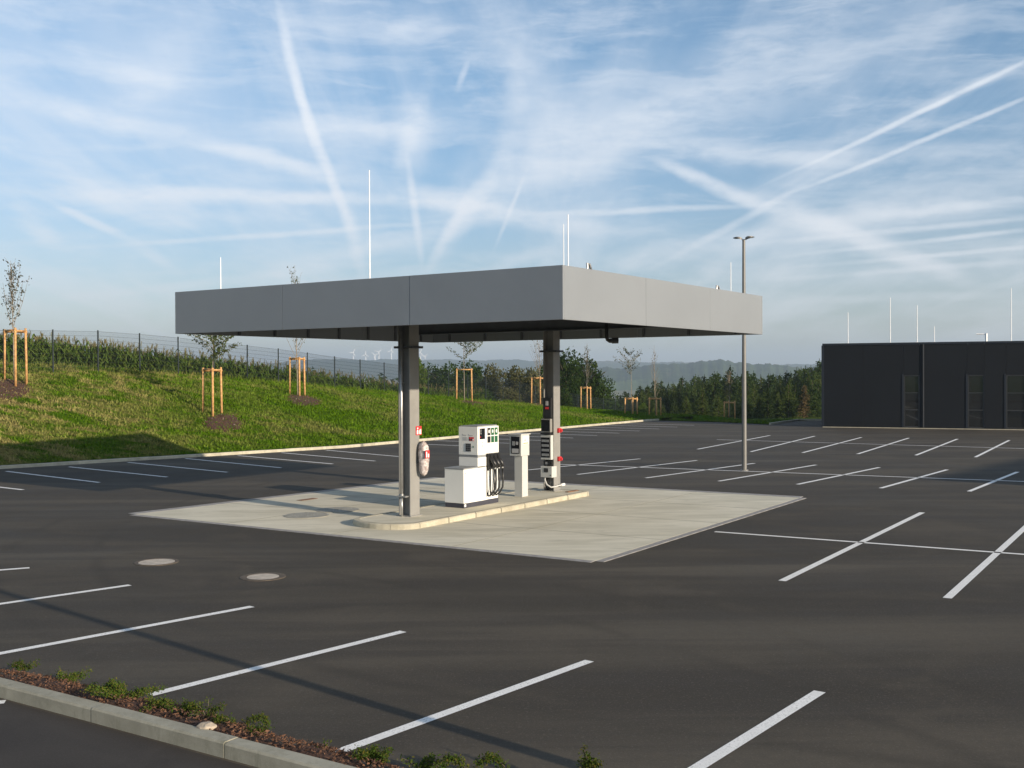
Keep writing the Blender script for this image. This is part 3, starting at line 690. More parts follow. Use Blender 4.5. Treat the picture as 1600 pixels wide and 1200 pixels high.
# segments of the ring keyed on vertex parameter so that inner and outer correspond
def ring_pt(pts, u):
    n = len(pts); k = int(math.floor(u)) % n; f = u - math.floor(u); return Vector(pts[k]).lerp(Vector(pts[(k + 1) % n]), f)
nO = len(outer); cuts = []
segs = [ (Vector(outer[i]) - Vector(outer[(i + 1) % nO])).length for i in range(nO)]
acc_l = 0; cuts = [0.0]
for i in range(nO):
    L = segs[i]; nsub = max(1, round(L / .98)) if L > .6 else 1
    if L > .6:
        if cuts[-1] != float(i): cuts.append(float(i))
        for k in range(1, nsub + 1): cuts.append(i + k / nsub)
        acc_l = 0
    else:
        acc_l += L
        if acc_l > .72: cuts.append(float(i + 1)); acc_l = 0
cuts = sorted(set(round(c, 4) for c in cuts if c < nO)) + [float(nO)]
for u0, u1 in zip(cuts[:-1], cuts[1:]):
    us = [u0 + .002] + [float(k) for k in range(int(u0) + 1, int(math.ceil(u1))) if u0 < k < u1] + [u1 - .002]
    if u1 - u0 > 2: us[0] = u0 + .02; us[-1] = u1 - .02
    m = MB(); rows = []
    for u in us:
        o_ = ring_pt(outer, u); i_ = ring_pt(inner, u); m_ = o_.lerp(i_, .16)
        rows.append([(o_.x, o_.y, -.1), (o_.x, o_.y, ZI - .022), (m_.x, m_.y, ZI), (i_.x, i_.y, ZI), (i_.x, i_.y, -.1)])
    vs = [v for r_ in rows for v in r_]; fs = []
    for k in range(len(rows) - 1):
        for j in range(5): fs.append((k * 5 + j, k * 5 + (j + 1) % 5, (k + 1) * 5 + (j + 1) % 5, (k + 1) * 5 + j))
    fs += [(4, 3, 2, 1, 0), tuple((len(rows) - 1) * 5 + j for j in range(5))]
    m.add(vs, fs).build('kerbstone', 'kerb_concrete', ISL)

# canopy
ZB, ZT = 4.278, 5.262
NC = Vector((.926, 19.5, 0)); nx0, ny0 = W2L(NC); LA, LB = 9.83, 10.70
CAN = tag(empty('station_canopy', OX, AX), 'flat grey metal canopy on two steel columns over the fuel pump', 'canopy')
t = .05
def fascia(n, L, fn, fat=.006):
    for i in range(n):
        p0 = i * L / n + (fat / 2 if i else 0); p1 = (i + 1) * L / n - (fat / 2 if i < n - 1 else 0)
        fn(MB(), p0, p1).build('fascia_panel', 'fascia_metal', CAN, bevel=.004)
x0, y0 = nx0, ny0; x1, y1 = nx0 + LA, ny0 + LB
fascia(3, LB, lambda m, p, q_: m.box(x0 + random.uniform(-.002, .002), x0 + t, y0 + p, y0 + q_, ZB, ZT))
fascia(3, LA - 2 * t - .01, lambda m, p, q_: m.box(x0 + t + .005 + p, x0 + t + .005 + q_, y0 + random.uniform(-.002, .002), y0 + t, ZB, ZT))
fascia(3, LB, lambda m, p, q_: m.box(x1 - t, x1, y0 + p, y0 + q_, ZB, ZT))
fascia(3, LA - 2 * t - .01, lambda m, p, q_: m.box(x0 + t + .005 + p, x0 + t + .005 + q_, y1 - t, y1, ZB, ZT))
m = MB()
for (a0, a1, b0, b1) in ((x0 + t, x0 + .16, y0 + t, y1 - t), (x1 - .16, x1 - t, y0 + t, y1 - t), (x0 + .16, x1 - .16, y0 + t, y0 + .16), (x0 + .16, x1 - .16, y1 - .16, y1 - t)):
    m.box(a0, a1, b0, b1, ZT - .05, ZT - .012)
m.build('coping', 'fascia_metal', CAN)
m = MB(); nw = 34
for k in range(nw):
    ya = y0 + .06 + k * (LB - .12) / nw; dy = (LB - .12) / nw
    m.add([(x0 + .06, ya, 5.02), (x1 - .06, ya, 5.02), (x1 - .06, ya + dy * .4, 5.02), (x0 + .06, ya + dy * .4, 5.02), (x1 - .06, ya + dy * .5, 4.97), (x0 + .06, ya + dy * .5, 4.97), (x1 - .06, ya + dy * .9, 4.97), (x0 + .06, ya + dy * .9, 4.97), (x1 - .06, ya + dy, 5.02), (x0 + .06, ya + dy, 5.02)],
          [(0, 1, 2, 3), (3, 2, 4, 5), (5, 4, 6, 7), (7, 6, 8, 9)])
m.box(x0 + .06, x1 - .06, y0 + .06, y1 - .06, 5.03, 5.10)
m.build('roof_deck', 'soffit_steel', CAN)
def ibeam(along, c, p0, p1, zb, h, w, name='beam'):
    m = MB(); tf = .018; tw = .012
    for (o0, o1, z0_, z1_) in ((-w / 2, w / 2, zb, zb + tf), (-w / 2, w / 2, zb + h - tf, zb + h), (-tw / 2, tw / 2, zb + tf, zb + h - tf)):
        if along == 'x': m.box(p0, p1, c + o0, c + o1, z0_, z1_)
        else: m.box(c + o0, c + o1, p0, p1, z0_, z1_)
    m.build(name, 'soffit_steel', CAN)
cx1, cx2, cyc = .165, 6.245, .165
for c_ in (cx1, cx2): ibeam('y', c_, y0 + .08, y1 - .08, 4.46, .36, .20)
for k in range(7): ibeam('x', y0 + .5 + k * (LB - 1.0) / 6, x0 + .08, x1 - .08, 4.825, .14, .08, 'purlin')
for k in range(8):
    yy = y0 + .7 + k * (LB - 1.4) / 7
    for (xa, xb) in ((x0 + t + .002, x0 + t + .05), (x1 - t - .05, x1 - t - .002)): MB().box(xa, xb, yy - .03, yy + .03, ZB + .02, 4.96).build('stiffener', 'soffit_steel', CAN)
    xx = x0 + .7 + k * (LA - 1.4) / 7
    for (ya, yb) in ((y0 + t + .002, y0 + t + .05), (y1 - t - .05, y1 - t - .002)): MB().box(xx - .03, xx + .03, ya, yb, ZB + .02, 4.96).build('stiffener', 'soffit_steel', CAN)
for (xc, yc) in ((0, 0), (6.08, 0)):
    m = MB(); W_ = .33
    m.box(xc, xc + W_, yc, yc + .026, ZI - .01, 4.458).box(xc, xc + W_, yc + W_ - .026, yc + W_, ZI - .01, 4.458).box(xc + W_ / 2 - .008, xc + W_ / 2 + .008, yc + .026, yc + W_ - .026, ZI - .01, 4.458)
    col_ = m.build('column', 'column_metal', CAN)
    MB().box(xc - .03, xc + .36, yc - .10, yc + .43, 3.88, 3.93).build('collar_plate', 'dark_steel', col_)
    MB().box(xc - .04, xc + .37, yc - .04, yc + .37, ZI - .006, ZI + .014).build('base_plate', 'column_metal', col_)
# rods and vents on the roof
def roof_at(px, Yw, z=5.1):
    d = ray(px, 450); return W2L(Vector((d.x / d.y * Yw, Yw, 0)))
for (px, pyt, Yw, r_) in ((345, 402, 25.5, .011), (578, 266, 22.5, .013), (881, 350, 25.0, .011), (888, 335, 21.2, .013), (1142, 410, 27.3, .012)):
    lx, ly = roof_at(px, Yw); zt = z_at(px, pyt, Yw)
    m = MB(); m.tube([(lx, ly, 5.02), (lx, ly, zt)], [r_, r_ * .7], 8).m(1).tube([(lx, ly, 5.10), (lx, ly, 5.24)], .07, 12); m.build('lightning_rod', ['rod_white', 'kerb_concrete'], CAN, smooth=False)
for (px, pyt, Yw) in ((918, 411, 24.5), (1120, 446, 28.0)):
    lx, ly = roof_at(px, Yw); zt = z_at(px, pyt, Yw)
    MB().tube([(lx, ly, 5.1), (lx, ly, zt), (lx + .10, ly, zt - .02), (lx + .16, ly, zt - .14)], .03, 8).build('roof_vent', 'galvanised', CAN, smooth=True)
# downpipe in the recess of the left column
m = MB(); m.tube([(-.055, .20, 4.40), (-.055, .20, .62)], .035, 12); m.tube([(-.055, .20, .62), (-.055, .20, .58)], .045, 12).tube([(-.055, .20, .58), (-.055, .20, .11)], .028, 12)
dp = m.build('downpipe', 'galvanised', CAN, smooth=True)
MB().box(-.11, .02, .05, .30, .555, .585).build('pipe_bracket', 'galvanised', dp)
MB().box(-.10, .02, .15, .25, 3.1, 3.12).build('pipe_bracket', 'galvanised', dp)
# bracing from the column head up to the corner of the deck
m = MB().tube([(.36, .165, 4.30), (.95, .165, 4.86)], .03, 8); m.build('brace', 'soffit_steel', CAN)

# camera pipe hanging under the canopy
Yc = 25.2; zc_ = z_at(950, 532, Yc); pcam = Vector((at_y(948, Yc).x, Yc, 0))
r_ = tag(empty('canopy_camera', (pcam.x, pcam.y, 0)), 'black surveillance camera on a bent pipe below the canopy', 'camera')
MB().tube([(0, 0, 4.96), (0, 0, zc_ + .08), (.02, 0, zc_ + .02), (.07, 0, zc_ - .01)], .045, 10).build('bracket_pipe', 'black_plastic', r_, smooth=True)
MB().tube([(.05, 0, zc_ - .005), (.12, 0, zc_ - .005), (.13, 0, zc_ - .005), (.27, 0, zc_ + .0), (.275, 0, zc_), (.28, 0, zc_)], [.05, .055, .07, .07, .055, .03], 14).build('camera_body', 'black_plastic', r_, smooth=False)

# fuel pump: local x along the island, -y the sunlit front
PX, PY = 1.84, -.12
pm = tag(empty('fuel_pump', L2W(PX, PY, ZI - .006), AX), 'white fuel pump with three black nozzles on the concrete island', 'fuel pump')
LX, LY = 1.46, .57
MB().box(.01, LX - .01, .01, LY - .01, 0, .11).build('plinth', 'pump_plinth', pm)
MB().box(0, .93, 0, LY, .11, .915).build('lower_cabinet', 'pump_white', pm, bevel=.008)
MB().box(-.01, .57, -.008, LY + .008, .915, .945).build('cabinet_lid', 'pump_grey', pm, bevel=.006)
MB().box(.575, .93, .002, LY - .002, .945, 1.16).build('neck', 'pump_white', pm, bevel=.005)
MB().box(.585, .925, .012, LY - .012, 1.16, 1.22).build('shadow_gap', 'pump_grey', pm)
hd = MB().box(.57, .93, 0, LY, 1.22, 1.90).build('display_head', 'pump_white', pm, bevel=.008)
nz_ = MB().box(.936, LX, .03, LY, .11, 1.235).build('hose_column', 'pump_white', pm, bevel=.006)
gh = MB().box(.936, LX, 0, LY, 1.238, 1.90).build('grade_head', 'pump_white', pm, bevel=.008)
MB().box(.60, LX - .04, .03, LY - .03, 1.90, 1.925).build('top_cover', 'pump_grey', pm)
s_ = MB().box(.65, .865, -.009, .004, 1.60, 1.86).build('screen', 'dark_glass', hd)
m = MB()
for k in range(3): m.box(.665, .71, -.0125, -.0095, 1.82 - k * .045, 1.828 - k * .045)
m.build('display_digits', 'label_white', s_)['kind'] = 'stuff'
MB().m(0).box(.665, .685, -.0125, -.0095, 1.64, 1.67).build('display_mark', 'label_red', s_)
for k, (c1_, c2_) in enumerate((('black_plastic', 'black_plastic'), ('label_green', 'label_green'), ('label_green', 'label_green'))):
    xa = .975 + k * .155
    m = MB(); m.box(xa, xa + .12, -.009, .003, 1.68, 1.86).m(1).disc(0, 0, 0, .001, 3)
    m = MB(); m.box(xa, xa + .12, -.009, .003, 1.68, 1.86); gl = m.build('grade_label', c1_, gh)
    p = [(xa + .06 + .027 * math.cos(a) , 1.775 + .045 * math.sin(a)) for a in [2 * PI * q_ / 14 for q_ in range(14)]]
    MB().add([(u, -.0105, v) for u, v in p], [tuple(range(14))]).build('grade_number', 'label_white', gl)
    MB().box(xa, xa + .12, -.009, .003, 1.50, 1.655).build('grade_label', c2_, gh)
MB().box(.76, .78, -.006, .002, 1.50, 1.53).build('lock', 'pump_grey', hd)
MB().box(.755, .785, -.004, .002, 1.40, 1.46).build('small_label', 'label_grey', hd)
MB().box(.06, .08, -.006, .002, .80, .84).build('lock', 'pump_grey', pm); MB().box(.82, .84, -.006, .002, .82, .86).build('lock', 'pump_grey', pm)
MB().box(.02, .08, -.008, .012, .03, .09).build('small_label', 'label_white', pm)
# left side face: keypad and stickers (x = .57 plane)
kp = MB().box(.562, .572, .19, .36, 1.30, 1.50).build('keypad', 'pump_grey', hd)
m = MB()
for i in range(3):
    for j in range(4): m.box(.557, .563, .205 + i * .05, .243 + i * .05, 1.315 + j * .045, 1.348 + j * .045)
m.build('keys', 'black_plastic', kp)
MB().box(.563, .572, .12, .145, 1.40, 1.44).build('button', 'label_green', hd)
m = MB()
for j in range(4): m.box(.566, .571, .31, .45, 1.57 + j * .022, 1.58 + j * .022)
m.build('sticker_text', 'label_grey', hd)['kind'] = 'stuff'
m = MB()
for (ya, yb) in ((.34, .46), (.14, .28)):
    for w_ in range(5): m.box(.566, .571, ya + w_ * (yb - ya) / 5, ya + (w_ + .7) * (yb - ya) / 5, 1.685, 1.705 + (.02 if w_ == 4 else 0))
m.build('sticker_text', 'label_grey', hd)['kind'] = 'stuff'
for i in range(3):
    w_ = MB().box(.566, .571, .115 + i * .05, .157 + i * .05, 1.56, 1.655).build('warning_sticker', 'label_red', hd)
    MB().box(.563, .5665, .122 + i * .05, .150 + i * .05, 1.57, 1.61).build('pictogram', 'black_plastic' if i else 'label_white', w_)
# nozzles and hoses
bt = MB().box(.95, LX - .02, -.055, .031, .86, 1.237).build('nozzle_boot', 'black_plastic', pm)
MB().box(.96, 1.02, -.012, .029, .82, 1.018).build('boot_bracket', 'black_plastic', pm)
for k in range(3):
    xx = 1.02 + k * .155
    m = MB(); m.tube([(xx, -.03, 1.20), (xx, -.06, 1.13), (xx + .01, -.12, 1.06), (xx + .03, -.17, .97), (xx + .04, -.17, .90)], [.030, .042, .058, .058, .032], 10)
    nb = m.build('nozzle', 'black_plastic', pm, smooth=True)
    MB().tube([(xx - .0, -.075, 1.10), (xx + .05, -.10, 1.02), (xx + .06, -.145, .93)], .009, 6).build('trigger_guard', 'galvanised', nb, smooth=True)
    MB().tube([(xx + .04, -.17, .90), (xx + .043, -.172, .86)], .026, 10).build('swivel', 'galvanised', nb, smooth=True)
    MB().tube([(xx + .04, -.17, .88), (xx + .045, -.19, .62), (xx + .03, -.18, .40), (xx - .01, -.12, .27), (xx - .05, -.04, .20), (xx - .05, .03, .30)], .023, 8).build('hose', 'black_plastic', pm, smooth=True)
    MB().tube([(xx - .05, .012, .20), (xx - .05, .012, 1.0)], .012, 6).build('hose_riser', 'black_plastic', pm, smooth=True)

# payment terminal
tx, ty = 4.53, 0.0
tm = tag(empty('payment_terminal', L2W(tx, ty, ZI - .006), AX), 'slim pale grey payment terminal standing between the pump and the far column', 'terminal')
MB().box(0, .27, 0, .24, 0, 1.06).build('pedestal', 'terminal_grey', tm, bevel=.006)
hd2 = MB().box(-.09, .30, -.03, .33, 1.06, 1.61).build('head', 'terminal_grey', tm, bevel=.01)
MB().box(-.12, .33, -.05, .35, 1.61, 1.63).build('rain_cover', 'terminal_grey', tm)
sc_ = MB().box(-.098, -.088, .02, .28, 1.12, 1.56).build('screen', 'dark_glass', hd2)
MB().box(-.102, -.098, .05, .25, 1.14, 1.25).build('card_panel', 'label_grey', sc_)
MB().box(-.102, -.098, .06, .13, 1.35, 1.43).build('key_mark', 'label_grey', sc_)
MB().box(-.102, -.098, .16, .24, 1.33, 1.44).build('display', 'pump_grey', sc_)
st = MB().box(-.02, .27, -.0345, -.0305, 1.36, 1.57).build('sticker', 'label_white', hd2)
MB().add([(.02, -.036, 1.43), (.09, -.036, 1.54), (.15, -.036, 1.43)], [(0, 1, 2)]).build('sticker_sign', 'label_grey', st)
MB().box(0, .24, -.0365, -.0346, 1.375, 1.40).build('sticker_stripe', 'label_orange', st)

# fire extinguisher with its sign on the left column (front flange faces -y)
fe = tag(empty('fire_extinguisher', L2W(.30, -.03, 0), AX), 'fire extinguisher wrapped in wrinkled film hanging on the near column', 'fire extinguisher')
prof = [(1.02, .03), (1.06, .09), (1.15, .13), (1.35, .15), (1.55, .155), (1.68, .13), (1.76, .08), (1.80, .02)]
m = MB(); vs = []; fs = []; n = 20
for (z_, r0_) in prof:
    for k in range(n):
        a = 2 * PI * k / n; rr = r0_ * (1 + .10 * math.sin(5 * a + z_ * 9) + random.uniform(-.05, .05)); vs.append((rr * .75 * math.cos(a), -.12 + rr * .8 * math.sin(a), z_ + random.uniform(-.01, .01)))
for i in range(len(prof) - 1):
    for k in range(n): fs.append((i * n + k, i * n + (k + 1) % n, (i + 1) * n + (k + 1) % n, (i + 1) * n + k))
fs += [tuple(range(n - 1, -1, -1)), tuple(range((len(prof) - 1) * n, len(prof) * n))]
m.add(vs, fs).build('plastic_wrap', 'plastic_film', fe, smooth=True)
MB().box(-.05, .05, -.02, .03, 1.3, 1.4).build('wall_bracket', 'dark_steel', fe)
ps = MB().box(-.115, .03, -.262, -.252, 1.42, 1.60).build('pictogram_sign', 'label_red', fe)
MB().box(-.095, -.06, -.2655, -.2622, 1.44, 1.57).build('pictogram', 'label_white', ps); MB().box(-.035, .01, -.2655, -.2622, 1.44, 1.52).build('pictogram', 'label_white', ps)
sg = tag(empty('extinguisher_sign', L2W(.20, -.004, 0), AX), 'square red and white fire extinguisher sign on the near column', 'sign')
sp = MB().box(0, .20, -.006, 0, 1.93, 2.13).build('sign_plate', 'label_red', sg)
MB().add([(.03, -.008, 1.95), (.085, -.008, 1.95), (.085, -.008, 2.03), (.07, -.008, 2.05), (.045, -.008, 2.05), (.03, -.008, 2.03)], [(0, 1, 2, 3, 4, 5)]).build('pictogram', 'label_white', sp)
MB().box(.04, .08, -.009, -.0065, 2.065, 2.10).build('pictogram', 'label_white', sp)
MB().add([(.12, -.008, 1.95), (.185, -.008, 1.95), (.185, -.008, 2.07), (.165, -.008, 2.04), (.15, -.008, 2.08), (.135, -.008, 2.03), (.12, -.008, 2.06)], [(0, 1, 2, 3, 4, 5, 6)]).build('pictogram', 'label_white', sp)

# equipment on the far column: its recess faces -x
def colthing(name, label, cat, z): return tag(empty(name, L2W(6.08, 0, z), AX), label, cat)
e = colthing('emergency_phone', 'dark box with a pale lamp and a red spot high on the far column', 'call box', 2.10)
MB().box(-.07, .12, .04, .30, 0, .55).build('housing', 'black_plastic', e, bevel=.01); MB().box(-.078, -.071, .13, .21, .34, .46).build('lamp', 'label_grey', e); MB().box(-.078, -.071, .12, .22, .24, .30).build('button', 'label_red', e)
e = colthing('meter_cabinet', 'open dark glazed meter cabinet on the far column above the fuse box', 'cabinet', 1.72)
MB().box(-.10, .12, .05, .34, 0, .36).build('cabinet_body', 'column_metal', e); MB().box(-.108, -.101, .07, .33, .03, .33).build('window', 'dark_glass', e); MB().box(-.14, .0, .04, .34, -.06, -.012).build('shelf', 'black_plastic', e)
e = colthing('fuse_box', 'tall pale fuse box with a dark glazed door on the far column', 'fuse box', .98)
MB().box(-.12, .12, .02, .34, 0, .66).build('box_body', 'terminal_grey', e, bevel=.006); dr_ = MB().box(-.130, -.121, .05, .33, .06, .60).build('door', 'dark_glass', e)
for k in range(4): MB().box(-.136, -.1305, .075, .305, .10 + k * .125, .165 + k * .125).build('breaker_row', 'pump_grey', dr_)
e = colthing('junction_box', 'small black junction box between two pale boxes on the far column', 'junction box', .82)
MB().box(-.05, .12, .03, .30, 0, .12).build('box_body', 'black_plastic', e, bevel=.005); MB().box(-.056, -.051, .18, .24, .03, .09).build('cover_label', 'pump_grey', e)
e = colthing('control_box', 'small pale grey control box with a dark window low on the far column', 'control box', .50)
MB().box(-.12, .13, -.01, .35, 0, .30).build('box_body', 'terminal_grey', e, bevel=.008); MB().box(-.128, -.121, .11, .24, .14, .25).build('window', 'dark_glass', e); MB().box(-.127, -.121, .02, .04, .05, .08).build('lock', 'black_plastic', e)
for (z_, lab) in ((1.72, 'upper red power socket on the sunlit side of the far column'), (.93, 'lower red power socket on the sunlit side of the far column')):
    e = tag(empty('power_socket', L2W(6.30, 0, z_ - .02 if z_ > 1.5 else z_), AX), lab, 'socket', 'red power sockets on the far column')
    MB().box(-.05, .06, -.08, -.002, 0, .12).build('socket_body', 'label_red', e, bevel=.01); MB().tube([(.0, -.08, .06), (.01, -.125, .052)], [.036, .040], 12).build('socket_cap', 'label_red', e)
hs = MB(); hs.tube([(-.10, .22, .36), (-.14, .20, .30), (-.16, .12, .18), (-.14, .0, .12), (-.02, -.06, .13), (.12, -.08, .15), (.22, -.12, .16)], .022, 10)
e = tag(empty('grey_hose', L2W(6.08, 0, ZI), AX), 'pale flexible hose looped around the foot of the far column', 'hose'); hs.build('hose_tube', 'terminal_grey', e, smooth=True)
MB().tube([(.20, -.115, .16), (.32, -.13, .165)], .04, 10).build('coupling', 'label_white', e, smooth=True)
m = MB()
for k in range(5): m.tube([(-.02 + k * .03, .09 + .04 * k, .0), (-.05, .09 + .04 * k, .16), (-.03, .10 + .03 * k, .38)], .009, 6)
e2 = tag(m.build('cable_bundle', 'black_plastic', None, L2W(6.08, 0, ZI), AX, smooth=True), 'black cables rising behind the hose at the foot of the far column', 'cables')
rp = tag(MB().box(0, .55, -.05, .05, 0, .02).build('rusty_plate', 'rust', None, L2W(6.05, -.42, ZI - .003), AX), 'flat rusty steel strip on the island beside the far column', 'steel strip')

# covers set in the forecourt and the asphalt
def round_cover(p, r, R, label, z=0.0, m1='cover_concrete'):
    e = tag(empty('manhole_cover', (p.x, p.y, z)), label, 'manhole cover')
    n = 36; m = MB(); vs = []
    for rr, zz_ in ((R, -.02), (R, .008), (r + .012, .010), (r + .012, -.02)):
        vs += [(rr * math.cos(2 * PI * k / n), rr * math.sin(2 * PI * k / n), zz_) for k in range(n)]
    m.add(vs, [(j * n + k, j * n + (k + 1) % n, ((j + 1) % 4) * n + (k + 1) % n, ((j + 1) % 4) * n + k) for j in range(4) for k in range(n)]).build('frame_ring', 'iron_cover', e)
    MB().disc(0, 0, -.02, r, 36, .028).build('lid', m1, e)
round_cover(at(245, 878.5), .31, .38, 'larger pale round manhole lid, farther left in the asphalt')
round_cover(at(411, 901.5), .26, .37, 'round manhole cover with a smaller pale lid and a dark iron ring, nearer the camera')
for (px, py, lab) in ((479, 806, 'long oval patterned tank cover near the rounded end of the pump island'), (528, 797.5, 'patterned tank cover crossed by the column shadow, farther from the near corner')):
    p = at(px, py); e = tag(empty('tank_cover', (p.x, p.y, .010), AX), lab, 'tank cover')
    m = MB(); m.disc(0, 0, 0, .52, 36, .008); m.build('cover_plate', 'steel_checker', e)
    m = MB()
    for i in range(-9, 10):
        for j in range(-9, 10):
            if (i * .052) ** 2 + (j * .052) ** 2 < .245: 
                s1 = .019; a = PI / 4 if (i + j) % 2 else -PI / 4; c_, s_2 = math.cos(a), math.sin(a)
                m.add([(i * .052 + s1 * c_, j * .052 + s1 * s_2, .012), (i * .052 - .006 * s_2, j * .052 + .006 * c_, .014), (i * .052 - s1 * c_, j * .052 - s1 * s_2, .012), (i * .052 + .006 * s_2, j * .052 - .006 * c_, .014)], [(0, 1, 2, 3)])
    o = m.build('raised_pattern', 'galvanised', e); o['kind'] = 'stuff'
p = at(480, 781); tag(MB().box(-.30, .30, -.10, .10, 0, .006).build('drain_grate', 'rust', None, (p.x, p.y, .011), AX), 'small rusty rectangular drain cover at the back edge of the forecourt', 'drain cover')

# ------------------------------------------------------------------ street lamps
def lamp(p, H, rz, label):
    e = tag(empty('street_lamp', (p.x, p.y, 0), rz), label, 'street lamp', 'street lamps of the car park')
    m = MB(); m.tube([(0, 0, -.1), (0, 0, 1.6), (0, 0, H)], [.085, .08, .05], 14); m.tube([(0, 0, 0), (0, 0, .04)], .14, 14); m.build('pole', 'lamp_grey', e, smooth=False)
    for sx_ in (-1, 1):
        m = MB(); n_ = 7
        top = []; bot = []
        for k in range(n_):
            t_ = k / (n_ - 1); xx = sx_ * (.06 + .29 * t_); z0_ = H - .02 + (.12 * (t_ ** .7)) - (.05 * t_ * t_); w = .05 + .07 * math.sin(PI * min(1, t_ * 1.1)) ; th = .05 * (1 - t_) + .022
            top.append([(xx, -w, z0_ + th), (xx, w, z0_ + th)]); bot.append([(xx, w, z0_), (xx, -w, z0_)])
        vs = [v for a_, b_ in zip(top, bot) for v in a_ + b_]
        fs = [(k * 4 + j, k * 4 + (j + 1) % 4, (k + 1) * 4 + (j + 1) % 4, (k + 1) * 4 + j) for k in range(n_ - 1) for j in range(4)] + [(0, 1, 2, 3), tuple((n_ - 1) * 4 + j for j in (3, 2, 1, 0))]
        h = m.add(vs, fs).build('lamp_head', 'lamp_grey', e)
        MB().box(*sorted((sx_ * .17, sx_ * .31)), -.07, .07, H + .035, H + .05).build('lens', 'lamp_glass', h)
    MB().box(-.02, .02, -.088, -.07, .7, 1.0).build('service_door', 'lamp_grey', e)
lp = at(1163, 735.5); lamp(lp, z_at(1161, 374, lp.y), math.radians(-25), 'tall grey lamp post with two flat heads rising behind the canopy')
sd2 = Vector((sdir.x, sdir.y, 0)).normalized(); p_sh = at(420, 1051)
lamp(p_sh + sd2 * 8.6, 7.9, math.radians(20), 'lamp post beside the photographer whose long shadow crosses the front stalls')

# ------------------------------------------------------------------ dark hall on the right
Bc = at(1287, 667.5); ang = math.radians(-22.5); bd = Vector((math.cos(ang), math.sin(ang), 0))
HALL = tag(empty('dark_hall', (Bc.x, Bc.y, 0), ang), 'long low anthracite hall with narrow full height windows', 'building')
Hh = z_at(1287, 539.5, Bc.y)
def hall_x(px):
    d = ray(px, 600); # intersect with facade line
    k = d.x / d.y; return (k * Bc.y - Bc.x) / (bd.x - k * bd.y)
wins = [(1412, 1437), (1512, 1538), (1572, 1603)]
zw = z_at(1425, 586, Bc.y + bd.y * hall_x(1425)); LEN = 46
edges = [0.0]
panel_px = [1287, 1412]
wx = [(hall_x(a), hall_x(b)) for a, b in wins] + [(hall_x(1650), hall_x(1650) + 1.1), (hall_x(1650) + 4, hall_x(1650) + 5.1)]
cur = 0.0
def wall_piece(a, b, z0_, z1_):
    n_ = max(1, round((b - a) / 3.0))
    for k in range(n_):
        MB().box(a + (b - a) * k / n_ + .002, a + (b - a) * (k + 1) / n_ - .002, 0, .18, z0_, z1_).build('wall_panel', 'facade_anthracite', HALL)
for (a, b) in wx + [(LEN, LEN)]:
    wall_piece(cur, a, .06, Hh - .02)
    if b > a:
        MB().box(a + .006, b - .006, 0, .18, zw, Hh - .02).build('wall_panel', 'facade_anthracite', HALL)
        wf = MB(); w_ = .07
        wf.box(a, a + w_, .03, .13, .06, zw).box(b - w_, b, .03, .13, .06, zw).box(a + w_, b - w_, .03, .13, zw - w_, zw).box(a + w_, b - w_, .03, .13, .06, .06 + w_).box(a + w_, b - w_, .03, .13, zw * .34, zw * .34 + w_).box(a + w_, b - w_, .035, .128, zw * .66, zw * .66 + w_ * .7)
        wo_ = wf.build('window', 'window_frame', HALL)
        MB().box(a - .09, a - .004, -.03, .10, .06, zw + .05).build('reveal', 'facade_trim', wo_)
        for (za, zb) in ((.06 + w_, zw * .34), (zw * .34 + w_, zw * .66), (zw * .66 + w_ * .7, zw - w_)): MB().box(a + w_, b - w_, .07, .085, za, zb).build('pane', 'window_glass', wo_)
    cur = b
MB().box(.02, LEN, .19, 24, .02, Hh - .06).build('core', 'facade_anthracite', HALL)
MB().box(-.07, LEN, -.05, .22, Hh - .02, Hh + .10).build('roof_edge', 'facade_trim', HALL); MB().box(-.07, .1, .22, 24.2, Hh - .02, Hh + .10).build('roof_edge', 'facade_trim', HALL)
MB().box(-.12, .02, -.02, 24, .06, Hh - .02).build('side_wall', 'facade_trim', HALL)
MB().box(-.05, LEN, -.10, .17, -.05, .035).build('base_strip', 'kerb_concrete', HALL)
xdp = hall_x(1443)
MB().box(xdp - .03, xdp + .03, -.075, -.012, .06, Hh - .03).build('downpipe', 'dark_steel', HALL)
def hall_rod(px, pyt, back, r_=.025):
    d = ray(px, 500); k = d.x / d.y; nb = Vector((-bd.y, bd.x, 0)); P_ = Bc + nb * back
    u = (k * P_.y - P_.x) / (bd.x - k * bd.y); Yw = (P_ + bd * u).y
    return u, back, z_at(px, pyt, Yw)
for (px, pyt, back) in ((1325, 488, 3), (1391, 465, 2), (1433, 477, 2), (1460, 510, 8), (1580, 450, 3)):
    u, bk, zt = hall_rod(px, pyt, back)
    MB().tube([(u, bk, Hh - .1), (u, bk, zt)], [.024, .018], 8).build('lightning_rod', 'rod_white', HALL)
u, bk, zt = hall_rod(1541, 521, 4)
MB().tube([(u, bk, Hh - .1), (u, bk, zt)], .07, 8).tube([(u, bk, zt - .04), (u - .55, bk, zt - .02)], .035, 6).build('roof_mast', 'rod_white', HALL)
# unseen hall added outside the picture, turned to the sun so its shadow falls on the right edge of the lot
pv2 = Vector((-sd2.y, sd2.x, 0)); wc = sd2 * (-12.6 + 8.0 / math.tan(SUN_EL)) + pv2 * 33.2
wn = tag(empty('shadow_hall', (wc.x, wc.y, 0), math.atan2(sd2.y, sd2.x)), 'unseen hall added beyond the right edge of the picture to cast its shadow', 'building')
MB().box(0, 12, 0, 15, 0, 7.9).build('wall', 'facade_anthracite', wn); MB().box(-.05, 12.05, -.05, 15.05, 7.9, 8.0).build('roof_edge', 'facade_trim', wn)

